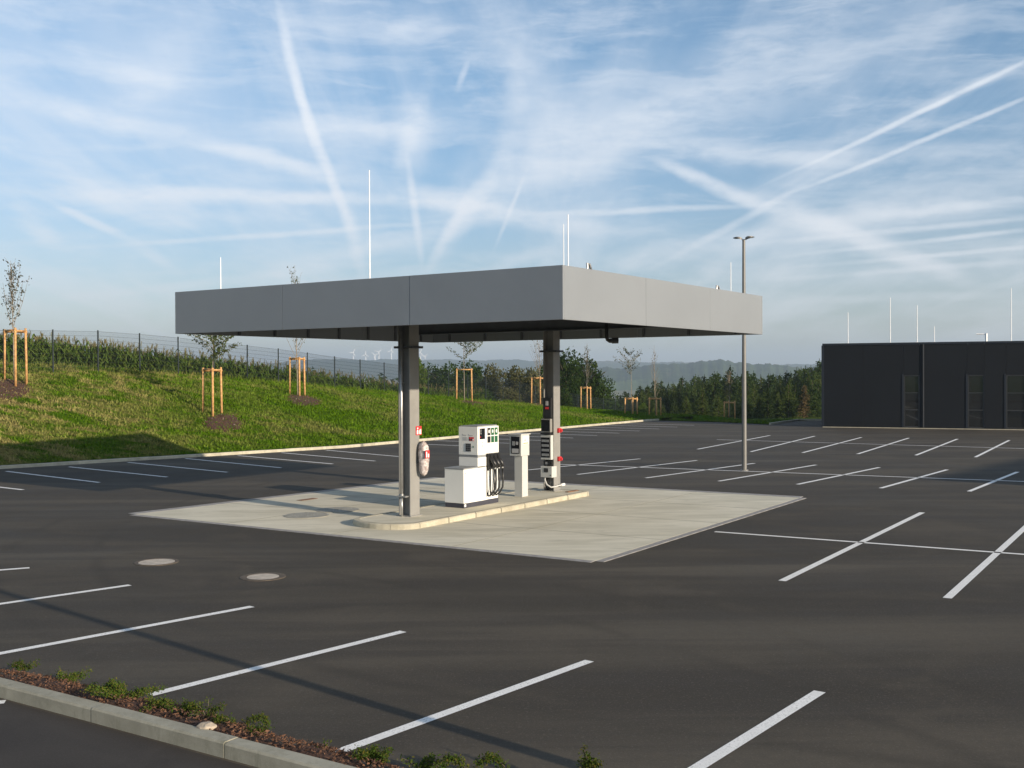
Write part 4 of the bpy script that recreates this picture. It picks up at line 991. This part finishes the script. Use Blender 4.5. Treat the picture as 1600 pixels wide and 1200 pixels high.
# ------------------------------------------------------------------ fence
FP0 = Vector((-21.6, 50.8, 0)); FST = Vector((.5225, .8526, 0)) * 2.5
FN = tag(empty('mesh_fence', (0, 0, 0)), 'dark green welded mesh fence on posts along the top of the bank', 'fence')
pm_ = MB().box(-.03, .03, -.02, .02, -.3, 2.04).mesh('fence_post', 'fence_green')
g_ = MB(); PLen = 2.5
for k in range(10):
    z_ = .06 + k * .2125
    for yy in (-.008, .008): g_.box(0, 1, yy - .004, yy + .004, z_ - .004, z_ + .004) if k else None
for k in range(50): g_.box(k / 50 + .002, k / 50 + .002 + .0013, -.003, .003, .04, 1.99)
panel_me = g_.mesh('mesh_panel', 'fence_green')
pts = []
for n_ in range(-5, 27):
    p = FP0 + FST * n_; pts.append(Vector((p.x, p.y, tz(p.x, p.y))))
fa = math.atan2(FST.y, FST.x)
for i, p in enumerate(pts):
    link('fence_post', pm_, FN, p, fa)
    if i < len(pts) - 1:
        q_ = pts[i + 1]; o = link('mesh_panel', panel_me, FN, p); dz = q_.z - p.z
        # shear-free: panels follow the slope by their own pitch
        L = (q_ - p).length; o.rotation_euler = (0, -math.asin(dz / L), fa); o.scale = (L, 1, 1)

# ------------------------------------------------------------------ young trees with stakes
def young_tree(px, pyb, pyt_stake, pyt, halfpx, lab, leaf, nleaf, seed, upright, stakes, trunk_r=.035, blab='', crown0=None, barkm='bark_pale', leafsize=.05):
    R_ = random.Random(seed); nr = np.random.default_rng(seed)
    p = on_land(px, pyb); Yw = p.y; pxm = F / Yw
    H = (z_at(px, pyt, Yw) - p.z); SH = z_at(px, pyt_stake, Yw) - p.z; hw = halfpx / pxm
    c0 = SH * .95 if crown0 is None else z_at(px, crown0, Yw) - p.z
    e = tag(empty('young_tree', p), lab, 'tree', 'newly planted trees with stakes')
    tr = MB(); lean = R_.uniform(-.03, .03)
    zs = [i * H / 6 for i in range(7)]
    tr.tube([(lean * z_ + R_.uniform(-.012, .012), R_.uniform(-.012, .012), z_ - (.1 if i == 0 else 0)) for i, z_ in enumerate(zs)], [max(.006, trunk_r * (1 - i / 6.3)) for i in range(7)], 8)
    tr.build('trunk', barkm, e, smooth=True)
    br = MB(); ends = []
    nb = 11 + int(8 * (H - c0) / 2)
    for k in range(nb):
        t_ = (k + R_.random()) / nb; z0_ = c0 + (H - c0) * t_ * .85; a = R_.uniform(0, 2 * PI)
        prof_ = (.45 + 1.2 * math.sin(PI * min(1, .15 + t_ * .85))) if not upright else (1.0 - .75 * t_) 
        ln = hw * prof_ * R_.uniform(.6, 1.05); rise = ln * (R_.uniform(.35, .9) if not upright else R_.uniform(1.6, 2.8))
        rise = min(rise, max(.1, H - z0_))
        pts_ = [Vector((lean * z0_, 0, z0_))]
        for j in range(1, 5):
            f_ = j / 4; pts_.append(Vector((lean * z0_ + math.cos(a) * ln * f_ ** (.8 if upright else 1), math.sin(a) * ln * f_ ** (.8 if upright else 1), z0_ + rise * f_ ** 1.15)) + Vector((R_.uniform(-.04, .04), R_.uniform(-.04, .04), 0)))
        br.tube(pts_, [.013, .010, .008, .006, .004], 5)
        for j in range(1, 5):
            ends.append((pts_[j], pts_[j] - pts_[j - 1]))
            if R_.random() < .7:
                tw = pts_[j] + Vector((R_.uniform(-.2, .2), R_.uniform(-.2, .2), R_.uniform(.05, .3))); br.tube([pts_[j], tw], [.006, .003], 4); ends.append((tw, tw - pts_[j]))
    b = br.build('branches', barkm, e)
    if nleaf:
        c = []
        for i in range(nleaf):
            q_, d_ = ends[R_.randrange(len(ends))]; c.append(q_ - d_ * R_.random() * .8 + Vector([R_.gauss(0, .055) for _ in range(3)]))
        v, f = cards(np.array([tuple(x) for x in c]), nr.uniform(leafsize * .7, leafsize * 1.4, nleaf), nr)
        link('leaves', np_mesh('leaves', v, f, 4, [leaf]), e)
    # stake frame: poles at measured spots round the trunk
    fr = tag(empty('stake_frame', p), blab, 'tree stakes', 'wooden stake frames of the young trees')
    tops = []
    for (sx_, dy_) in stakes:
        xx = sx_ / pxm; zb = tz(p.x + xx, p.y + dy_) - p.z
        st_ = MB(); st_.tube([(xx * 1.06, dy_, zb - .1), (xx, dy_ * .9, SH + R_.uniform(-.02, .05))], [.054, .049], 10); st_.build('stake', 'wood_stake', fr, smooth=True); tops.append((xx, dy_ * .9))
    for i in range(len(tops)):
        a_, b_ = tops[i], tops[(i + 1) % len(tops)]
        if len(tops) == 2 and i: break
        dv_ = Vector((b_[0] - a_[0], b_[1] - a_[1], 0)); dv_ = dv_.normalized() * .07 if dv_.length else dv_
        cb = MB().tube([(a_[0] - dv_.x, a_[1] - dv_.y, SH - .07 - i * .03), (b_[0] + dv_.x, b_[1] + dv_.y, SH - .06 - i * .03)], .042, 8); cb.build('crossbar', 'wood_stake', fr, smooth=True)
    return p
def mulch_bed(p, rx, ry, off, label, n=500):
    rx *= .78; ry *= .85; cx, cy = p.x + off[0], p.y + off[1]; rr = random.Random(int(px_seed())); 
    m = MB(); N_ = 30; rings = 5; vs = []; 
    wob_ = [rr.uniform(.75, 1.15) for _ in range(N_)]
    vs.append((cx, cy, tz(cx, cy) + .06))
    for r_ in range(1, rings + 1):
        f_ = r_ / rings
        for k in range(N_):
            a = 2 * PI * k / N_; w_ = 1 + (wob_[k] - 1) * f_; x_ = cx + rx * f_ * w_ * math.cos(a); y_ = cy + ry * f_ * w_ * math.sin(a); vs.append((x_, y_, tz(x_, y_) + .07 * (1 - f_ ** 3) - (.03 if r_ == rings else -.01)))
    fs = [(0, 1 + k, 1 + (k + 1) % N_) for k in range(N_)]
    for r_ in range(rings - 1):
        for k in range(N_): a_ = 1 + r_ * N_; fs.append((a_ + k, a_ + N_ + k, a_ + N_ + (k + 1) % N_, a_ + (k + 1) % N_))
    m.add(vs, fs)
    for i in range(n):
        a = rr.uniform(0, 2 * PI); f_ = math.sqrt(rr.random()) * 1.05; x_ = cx + rx * f_ * math.cos(a); y_ = cy + ry * f_ * math.sin(a); z_ = tz(x_, y_) + .07 * (1 - min(1, f_) ** 3) + .02
        s_1 = rr.uniform(.02, .06); b_ = rr.uniform(0, PI); cs, sn = math.cos(b_) * s_1, math.sin(b_) * s_1
        m.m(2 if rr.random() < .05 else 1).add([(x_ - cs, y_ - sn, z_), (x_ + sn * .4, y_ - cs * .4, z_ + rr.uniform(-.01, .03)), (x_ + cs, y_ + sn, z_ + rr.uniform(0, .03)), (x_ - sn * .4, y_ + cs * .4, z_ + .02)], [(0, 1, 2, 3)])
    tag(m.build('mulch_bed', ['mulch', 'mulch_chip', 'stone_pale']), label, 'mulch', kind='stuff')
_ps = [10]
def px_seed(): _ps[0] += 1; return _ps[0]
YT = [
 (23, 601, 514, 407, 29, 'leftmost young tree on the bank, narrow upright crown of sparse greyish leaves', 'leaf_grey', 420, 1, True, [(-16, .1), (9, -.5), (14, .25)], 'stake frame of three poles round the leftmost young tree', None),
 (331, 648, 575, 508, 43, 'young tree with a wide open leafy crown tucked under the left end of the canopy', 'leaf_young', 1700, 2, False, [(-14, .1), (5, -.4), (12, .3)], 'stake frame of three poles below the left end of the canopy', 566),
 (465, 619, 558, 414, 30, 'young tree whose leafy tip shows above the canopy and bare branches below it', 'leaf_young', 260, 3, True, [(-12, .1), (5, -.4), (9, .3)], 'stake frame of three poles in the gap between the canopy end and the near column', None),
 (726, 627, 576, 522, 32, 'young tree with a spreading fan shaped crown seen between the two columns', 'leaf_young', 900, 4, False, [(-12, 0), (11, -.2)], 'stake frame of two visible poles between the two columns', 564),
 (843, 633, 589, 530, 26, 'thin bare young tree half hidden by the far column', 'leaf_grey', 60, 5, True, [(-12, 0), (1, -.3), (9, .3)], 'stake frame half hidden by the far column', None),
 (916, 640, 604, 536, 12, 'slim upright young tree just right of the far column', 'leaf_grey', 260, 6, True, [(-8, 0), (1, -.3), (7, .3)], 'stake frame just right of the far column', None),
 (987, 648, 621, 545, 17, 'young leafy tree, left one of the pair where the kerb ends', 'leaf_young', 420, 7, False, [(-10, 0), (1, -.3), (9, .3)], 'left stake frame of the pair near the end of the kerb', 585),
 (1024, 650, 621, 540, 11, 'tall bare young tree, right of the pair at the end of the kerb', 'leaf_grey', 20, 8, True, [(-9, 0), (1, -.3), (9, .3)], 'right stake frame of the pair near the end of the kerb', None),
 (1140, 655, 627, 578, 12, 'young tree with faint brownish twigs beside the lamp post before the spruce wood', 'leaf_brown', 160, 9, True, [(-8, 0), (0, .3), (8, 0)], 'stake frame beside the lamp post before the spruce wood', None)]
places = []
for (px, pb, ps_, pt, hw, lab, leaf, nl, seed, upr, stk, blab, c0) in YT:
    places.append(young_tree(px, pb, ps_, pt, hw, lab, leaf, nl, seed, upr, stk, blab=blab, crown0=c0))
mulch_bed(places[0], 1.5, 2.6, (-.1, -1.2), 'red brown mulch and pale stones under the leftmost young tree', 900)
mulch_bed(places[1], 1.1, 1.9, (.75, -.8), 'brown mulch patch under the young tree below the canopy end')
mulch_bed(places[2], 1.2, 2.2, (.5, -.9), 'brown mulch patch under the young tree left of the near column')
mulch_bed(places[3], 1.3, 2.2, (.5, -.9), 'brown mulch patch under the fan shaped young tree')
mulch_bed(places[4], 1.2, 1.8, (0, -.6), 'brown mulch patch partly behind the far column')

# ------------------------------------------------------------------ woods
def crown_mesh(name, seed, leaf, H, Rw, n, size, lobes=9, base=.25):
    r = np.random.default_rng(seed); V = []
    cs = []
    for i in range(lobes):
        a = r.uniform(0, 2 * PI); f = r.uniform(0, .62); z_ = r.uniform(base + .12, .86); cs.append((math.cos(a) * f * Rw, math.sin(a) * f * Rw, z_ * H, r.uniform(.28, .48) * Rw))
    cs.append((0, 0, H * .8, Rw * .42)); cs.append((0, 0, H * .5, Rw * .7))
    cs = np.array(cs); w = cs[:, 3] ** 2; k = r.choice(len(cs), n, p=w / w.sum())
    d = r.normal(size=(n, 3)); d /= np.linalg.norm(d, axis=1)[:, None]
    rad = cs[k, 3] * r.uniform(.55, 1.08, n) * (1 + .22 * np.sin(d[:, 0] * 7 + k) * np.cos(d[:, 2] * 6))
    c = cs[k, :3] + d * rad[:, None] * np.array([1, 1, .85])
    c[:, 2] = np.maximum(c[:, 2], base * H * r.uniform(.6, 1.1, n))
    v, f = cards(c, r.uniform(size * .6, size * 1.4, n), r, dirs=d * .3)
    return np_mesh(name, v, f, 4, [leaf])
def trunk_mesh(seed, H, Rw, r0, bark='bark'):
    R_ = random.Random(seed); m = MB(); m.tube([(0, 0, -.6), (R_.uniform(-.1, .1), 0, H * .35), (R_.uniform(-.2, .2), R_.uniform(-.2, .2), H * .8)], [r0, r0 * .7, r0 * .2], 7)
    for k in range(6):
        a = R_.uniform(0, 2 * PI); z_ = H * R_.uniform(.3, .6); m.tube([(0, 0, z_), (math.cos(a) * Rw * .4, math.sin(a) * Rw * .4, z_ + H * .15), (math.cos(a) * Rw * .75, math.sin(a) * Rw * .75, z_ + H * .25)], [r0 * .4, r0 * .25, r0 * .08], 5)
    return m.mesh('trunk', bark)
BROAD = {}
for key, leaf in (('d', 'leaf_dark'), ('l', 'leaf_light'), ('o', 'leaf_olive')):
    BROAD[key] = [(crown_mesh('crown', 40 + i * 7 + ord(key), leaf, 8, 3.6, 5200, .17, lobes=15, base=.06), trunk_mesh(i + 3, 8, 3.6, .22)) for i in range(2)]
def conifer_mesh(seed, leaf, H=8, Rw=1.7, whorls=22, per=13):
    r = np.random.default_rng(seed); C = []; S = []; Dr = []
    for w in range(whorls):
        t_ = w / whorls; z0_ = H * (.03 + .95 * t_); ln = Rw * (1 - t_) ** .66 * r.uniform(.82, 1.15) + .10
        for b in range(per if t_ < .75 else 8):
            a = r.uniform(0, 2 * PI); l = ln * r.uniform(.65, 1.1); nseg = max(3, int(l / .16))
            for j in range(nseg):
                f = (j + 1) / nseg; C.append((math.cos(a) * l * f + r.normal() * .05, math.sin(a) * l * f + r.normal() * .05, z0_ - l * f * .18 + .10 * f * f * l + r.normal() * .13))
                S.append(.20 * (1 - .3 * f)); Dr.append((math.cos(a), math.sin(a), -.35 + r.normal() * .3))
    for j in range(14): C.append((0, 0, H * (.93 + .006 * j))); S.append(.08); Dr.append((r.normal() * .4, r.normal() * .4, 1))
    v, f = cards(np.array(C), np.array(S) * 1.1, r, aspect=1.1, dirs=np.array(Dr))
    return np_mesh('crown', v, f, 4, [leaf])
CONI = [(conifer_mesh(90 + i, 'leaf_spruce', 8, 2.5 + .3 * (i % 2)), MB().tube([(0, 0, -.6), (0, 0, 7.6)], [.15, .03], 6).mesh('trunk', 'bark')) for i in range(4)]
LARCH = [(conifer_mesh(190 + i, 'leaf_larch', 8, 2.7, 18, 12), MB().tube([(0, 0, -.6), (0, 0, 7.4)], [.14, .03], 6).mesh('trunk', 'bark')) for i in range(2)]
BROWN = (conifer_mesh(290, 'leaf_brown', 8, 1.9, 20, 10), CONI[0][1])
def plant(kind, px, Yw, pyt, name, label, group, wid=1.0):
    x_ = at_y(px, Yw).x; z_ = tz(x_, Yw); H = z_at(px, pyt, Yw) - z_
    cr, tr = kind; e = tag(empty(name, (x_, Yw, z_), random.uniform(0, 6.28)), label, 'tree', group)
    s_ = H / 8; e.scale = (s_ * wid, s_ * wid, s_)
    link('crown', cr, e); link('trunk', tr, e)
    return e
G1 = 'broadleaf trees behind the fence'
for (px, Yw, pyt, k, w, lab) in (
 (649, 88, 551, ('l', 0), .55, 'light green tree showing just behind the near column'),
 (676, 118, 570, ('d', 1), 1.0, 'low dark tree next to the near column'),
 (703, 104, 562, ('d', 0), .9, 'dark tree behind the fan shaped young tree'),
 (738, 120, 566, ('d', 1), 1.0, 'dark tree in the middle of the row between the columns'),
 (769, 108, 566, ('o', 0), .75, 'brownish tree midway between the columns'),
 (805, 125, 568, ('o', 1), .8, 'pale hazy olive tree left of the far column'),
 (796, 97, 603, ('o', 1), .9, 'low olive bush in front of the trees left of the far column'),
 (830, 112, 572, ('o', 0), .8, 'olive tree touching the far column on its left'),
 (855, 118, 560, ('d', 0), .8, 'dark tree behind the far column'),
 (884, 100, 548, ('d', 1), .72, 'tall dark tree just right of the far column'),
 (911, 104, 550, ('d', 0), .95, 'broad dark tree, the largest right of the far column'),
 (938, 112, 592, ('d', 1), 1.2, 'low dark spreading tree at the right foot of the largest tree'),
 (752, 92, 605, ('d', 1), 1.1, 'dark shrub behind the fence between the columns'),
 (700, 92, 600, ('d', 0), 1.1, 'dark shrub behind the fence beside the near column'),
 (880, 93, 606, ('d', 0), 1.1, 'dark shrub behind the fence right of the far column'),
 (1005, 96, 628, ('l', 1), .9, 'small light green bush behind the pair of staked trees'),
 (960, 95, 640, ('d', 1), 1.3, 'low dark bush at the end of the fence')):
    plant(BROAD[k[0]][k[1]], px, Yw, pyt, 'broadleaf_tree', lab, G1, w)
for (px, Yw, pyt, w, lab) in ((488, 300, 571, 1.0, 'dark distant tree above the corn beside the third staked tree'), (591, 330, 581, 1.5, 'dark distant bush above the corn left of the near column'), (600, 420, 596, 1.6, 'small distant bush in the valley meadow')):
    plant(BROAD['d'][0], px, Yw, pyt, 'field_tree', lab, 'lone trees beyond the corn', w)
prof_px = [940, 985, 1000, 1030, 1060, 1090, 1120, 1150, 1170, 1200, 1230, 1260, 1285, 1330]; prof_py = [606, 604, 600, 600, 597, 590, 588, 588, 583, 585, 583, 572, 567, 566]
rr = random.Random(5)
G2 = 'spruces of the wood beyond the car park'
rows = [(158, 3, 9), (150, -1, 13), (138, 4, 13), (128, 14, 14), (119, 24, 15), (112, 34, 17)]
for ri, (Yw, dn, stp) in enumerate(rows):
    px = 940 + rr.uniform(0, 6)
    while px < 1325:
        top = np.interp(px, prof_px, prof_py) + dn + rr.uniform(-7, 7) + (10 if px < 1000 else 0)
        if Yw < 130 and px < 1000: px += stp; continue
        rl = rr.random(); 
        if ri >= 2 and rl < .40: k = LARCH[rr.randrange(2)]; lab = 'lighter green conifer along the front of the spruce wood beyond the car park'; gp = 'lighter conifers of the wood beyond the car park'
        else: k = CONI[rr.randrange(4)]; lab = 'dark green spruce in the dense wood beyond the car park'; gp = G2
        plant(k, px, Yw + rr.uniform(-4, 4), top, 'spruce_tree', lab, gp, rr.uniform(.85, 1.15))
        px += stp * rr.uniform(.6, 1.25)
for (px, pyt, Yw, k, lab) in ((1141, 571, 125, CONI[1], 'tallest slender spruce poking above the wood near the lamp post'), (1116, 581, 122, CONI[2], 'broad spruce standing slightly above its neighbours mid wood'), (1072, 619, 104, LARCH[0], 'small bright green conifer at the front of the wood'), (1098, 608, 105, LARCH[1], 'taller bright green conifer left of the lamp post at the front of the wood'),
   (1232, 596, 106, LARCH[0], 'bright green conifer near the corner of the dark hall'), (1257, 600, 108, BROWN, 'brownish dying conifer beside the dark hall'), (1200, 604, 106, CONI[0], 'dark spruce at the front of the wood right of the lamp post'), (1275, 612, 104, CONI[3], 'dark spruce touching the corner of the dark hall')):
    plant(k, px, Yw, pyt, 'spruce_tree', lab, G2)

# ------------------------------------------------------------------ wind turbines and far houses
TG = 'wind turbines on the horizon'
def turbine(px, pyh, rot, lab, R_=7.0):
    Yw = 4300; x_ = at_y(px, Yw).x; zb = tz(x_, Yw) - 3; zh = z_at(px, pyh, Yw); s_ = R_ / F * Yw
    e = tag(empty('wind_turbine', (x_, Yw, zb)), lab, 'wind turbine', TG); hh = zh - zb
    MB().tube([(0, 0, 0), (0, 0, hh)], [2.6, 1.5], 8).build('tower', 'turbine_white', e)
    MB().box(-1.8, 1.8, -4, 6, hh - 1.5, hh + 2).build('nacelle', 'turbine_white', e)
    for k in range(3):
        a = rot + k * 2 * PI / 3; d = Vector((math.sin(a), 0, math.cos(a))); w = Vector((math.cos(a), 0, -math.sin(a)))
        o = Vector((0, -5, hh)); m = MB(); vs = []
        for f, ww in ((0, 1.3), (.2, 2.0), (1, .7)):
            c = o + d * s_ * f; vs += [c - w * ww, c + Vector((0, -.6, 0)), c + w * ww, c + Vector((0, .6, 0))]
        m.add(vs, [(j * 4 + i, j * 4 + (i + 1) % 4, (j + 1) * 4 + (i + 1) % 4, (j + 1) * 4 + i) for j in range(2) for i in range(4)] + [(3, 2, 1, 0), (8, 9, 10, 11)]).build('blade', 'turbine_white', e)
for (px, pyh, rot, lab) in ((552, 551, .5, 'leftmost and largest wind turbine of the row on the horizon'), (571.5, 554, .1, 'second wind turbine from the left, small'), (586, 555, 1.2, 'wind turbine just left of the closely spaced pair'), (592, 550, .8, 'taller wind turbine of the closely spaced pair'), (611.5, 548, .2, 'wind turbine right before the near column'), (657, 551, .3, 'wind turbine just right of the near column'), (664, 557, .9, 'low wind turbine behind the light green tree')):
    turbine(px, pyh, rot, lab)
for (px, Yw, lab) in ((762, 2900, 'tiny white farmhouse in the valley between the columns'), (733, 2600, 'tiny white house left of the fan shaped young tree'), (800, 3000, 'tiny pale house in the valley near the far column')):
    x_ = at_y(px, Yw).x; e = tag(empty('farmhouse', (x_, Yw, tz(x_, Yw)), .3), lab, 'house', 'houses in the valley')
    MB().box(-10, 10, -5, 5, -4, 8).build('wall', 'house_wall', e); MB().add([(-11, -6, 8), (11, -6, 8), (11, 6, 8), (-11, 6, 8), (-11, 0, 13), (11, 0, 13)], [(0, 1, 5, 4), (2, 3, 4, 5), (0, 4, 3), (1, 2, 5)]).build('roof', 'house_roof', e)
x_ = at_y(1123, 2250).x; e = tag(empty('radio_mast', (x_, 2250, tz(x_, 2250))), 'thin pale mast on the right hill', 'mast'); MB().tube([(0, 0, -2), (0, 0, z_at(1123, 571, 2250) - tz(x_, 2250))], [1.3, .8], 6).build('mast_tube', 'turbine_white', e)

# ------------------------------------------------------------------ near kerb, road and planting bed
ka = road_edge_a; kb = road_edge_b; kd = (kb - ka).normalized(); kn = Vector((-kd.y, kd.x, 0))        # kn points towards the lot
if kn.y < 0: kn = -kn
RD = MB(); far_a = ka - kd * 30; far_b = kb + kd * 16
RD.add([(far_a.x, far_a.y, .003), (far_b.x, far_b.y, .003), (far_b.x - kn.x * 30, far_b.y - kn.y * 30, .003), (far_a.x - kn.x * 30, far_a.y - kn.y * 30, .003)], [(0, 3, 2, 1)])
tag(RD.build('road', 'road_asphalt'), 'darker asphalt road in front of the near kerb', kind='structure')
NK = tag(empty('near_kerb', (0, 0, 0)), 'long concrete kerb along the bottom left of the picture', kind='structure')
j1 = at(142, 1128.5); j2 = at(344.5, 1187); st_ = (j2 - j1).length
me_near = {}
for i in range(-9, 8):
    a_ = j1 + kd * (i * st_) if i != 0 else j1
    kerb_run(NK, j1 + kd * (i * st_), j1 + kd * ((i + 1) * st_), length=st_, w=.17, z1=.135, z0=-.2, joint=.012, mat_='kerb_shaded')
# mulch strip
bed = MB(); N_ = 260; vs = []
def bed_w(t_): return .40 + .10 * math.sin(t_ * .9) + .05 * math.sin(t_ * 3.1 + 1)
for i in range(N_):
    t_ = -26 + i * .16
    for j in range(6):
        f_ = j / 5; p = ka + kd * t_ + kn * (.165 + f_ * bed_w(t_)); z_ = .095 + .05 * math.sin(f_ * PI) * (1 + .5 * math.sin(t_ * 5)) - .11 * f_ ** 2.2 + random.uniform(-.010, .010); vs.append((p.x, p.y, z_ if j < 5 else -.02))
bed.add(vs, [(i * 6 + j, (i + 1) * 6 + j, (i + 1) * 6 + j + 1, i * 6 + j + 1) for i in range(N_ - 1) for j in range(5)])
bed.m(1)
for i in range(9000):
    t_ = random.uniform(-9, 6); f_ = random.random() ** .8; p = ka + kd * t_ + kn * (.18 + f_ * bed_w(t_) * 1.02 + abs(random.gauss(0, .02))); z_ = .10 + .05 * math.sin(f_ * PI) - .10 * f_ ** 2.2 + random.uniform(.0, .025)
    s_1 = random.uniform(.008, .030); b_ = random.uniform(0, PI); cs, sn = math.cos(b_) * s_1, math.sin(b_) * s_1; q1 = random.uniform(-.012, .02); q2 = random.uniform(-.012, .02)
    bed.add([(p.x - cs, p.y - sn, z_), (p.x + sn * .35, p.y - cs * .35, z_ + q1), (p.x + cs, p.y + sn, z_ + q2), (p.x - sn * .35, p.y + cs * .35, z_ + .008)], [(0, 1, 2, 3)])
tag(bed.build('mulch_strip', ['mulch', 'mulch_chip']), 'strip of red brown bark mulch behind the near kerb', 'mulch', kind='stuff')
def cover_plant(px, py, hpx, wpx, lab, arch=0, n=420, seed=1):
    n = int(n * 2.6); wpx *= 1.3
    p = at(px, py, .08); Yw = p.y; s = F / Yw; h = hpx / s; w = wpx / s; R_ = random.Random(seed); nr = np.random.default_rng(seed)
    e = tag(empty('cover_shrub', p), lab, 'shrub', 'low shrubs in the mulch strip'); m = MB(); C = []
    ns = 9 if not arch else 4
    for k in range(ns):
        if arch: sgn = 1 if k % 2 else -1; end = Vector((sgn * w * .5 * R_.uniform(.7, 1), R_.uniform(-.05, .05), h * .2)); mid = Vector((sgn * w * .25, 0, h * R_.uniform(.85, 1.1)))
        else:
            a = R_.uniform(0, 2 * PI); l = w * .5 * R_.uniform(.3, 1); end = Vector((math.cos(a) * l, math.sin(a) * l * .5, h * R_.uniform(.4, 1.0))); mid = end * .5 + Vector((0, 0, h * .3))
        pts_ = [Vector((0, 0, 0)).lerp(mid, f) .lerp(mid.lerp(end, f), f) for f in (0, .2, .4, .6, .8, 1)]
        m.tube(pts_, [.005, .004, .004, .003, .003, .002], 5)
        for q_ in range(n // ns):
            f = R_.uniform(.15, 1) ; b_ = Vector((0, 0, 0)).lerp(mid, f).lerp(mid.lerp(end, f), f); C.append(tuple(b_ + Vector((R_.gauss(0, .022), R_.gauss(0, .022), R_.gauss(0, .018)))))
    m.build('stems', 'bark', e)
    v, f = cards(np.array(C), nr.uniform(.006, .014, len(C)), nr); link('leaves', np_mesh('leaves', v, f, 4, ['leaf_cover']), e)
for i, (px, py, h, w, ar, n, lab) in enumerate(((38, 1048, 14, 50, 0, 260, 'leftmost low shrub in the mulch strip, small with yellowing tips'), (110, 1068, 22, 60, 0, 400, 'second low shrub from the left in the mulch strip'), (165, 1085, 16, 60, 0, 380, 'loose trailing shrub on the mulch before the second painted line'), (198, 1098, 34, 100, 0, 1100, 'largest green shrub in the mulch strip, beside the foot of the painted line'), (240, 1112, 22, 60, 0, 500, 'leafy clump right of the largest shrub'), (288, 1118, 24, 50, 0, 500, 'dense rounded green shrub just left of the pale stone'),
   (325, 1128, 34, 55, 0, 200, 'sparse sprig standing behind the pale stone'), (375, 1140, 34, 90, 1, 380, 'arching spray with yellow tips right of the pale stone'), (402, 1150, 18, 40, 0, 200, 'small clump at the tail of the arching spray'), (508, 1178, 20, 12, 0, 30, 'thin blades of grass before the foot of the long painted line'), (590, 1196, 30, 80, 0, 700, 'dark green shrub at the bottom edge below the long painted line'),
   (655, 1204, 22, 60, 0, 300, 'low clump at the bottom edge left of the arch'), (735, 1212, 48, 90, 1, 520, 'arched twig with reddish leaves at the bottom edge'), (922, 1225, 62, 34, 0, 360, 'upright sprig alone at the bottom edge of the picture'))):
    cover_plant(px, py, h, w, lab, ar, n, 50 + i)
p = at(322, 1139, .12); sm = MB(); R_ = random.Random(4); vs = []
for (z_, r0_) in ((-.03, .05), (.0, .095), (.035, .09), (.06, .05)):
    for k in range(9): a = 2 * PI * k / 9; vs.append((math.cos(a) * r0_ * R_.uniform(.8, 1.15), math.sin(a) * r0_ * .7 * R_.uniform(.8, 1.15), z_ + R_.uniform(-.006, .006)))
sm.add(vs, [(j * 9 + k, j * 9 + (k + 1) % 9, (j + 1) * 9 + (k + 1) % 9, (j + 1) * 9 + k) for j in range(3) for k in range(9)] + [tuple(range(8, -1, -1)), tuple(range(27, 36))])
tag(sm.build('stone', 'stone_pale', None, p, bevel=.008), 'pale angular stone lying in the mulch strip', 'stone')

# ------------------------------------------------------------------ haze
hz_m = bpy.data.materials.new('haze_air'); hz_m.use_nodes = True; T = NT(hz_m.node_tree); T.n.clear()
pv = T.new('ShaderNodeVolumePrincipled', Color=(.72, .86, 1.0, 1), Density=2.5e-4, Anisotropy=.2); om = T.n.new('ShaderNodeOutputMaterial'); T.l.new(pv.outputs[0], om.inputs['Volume']); MATS['haze_air'] = hz_m
MB().box(-9600, 9600, -450, 9400, -90, 170).build('haze', 'haze_air')['kind'] = 'stuff'
bpy.data.objects['haze']['label'] = 'thin morning haze over the whole landscape'
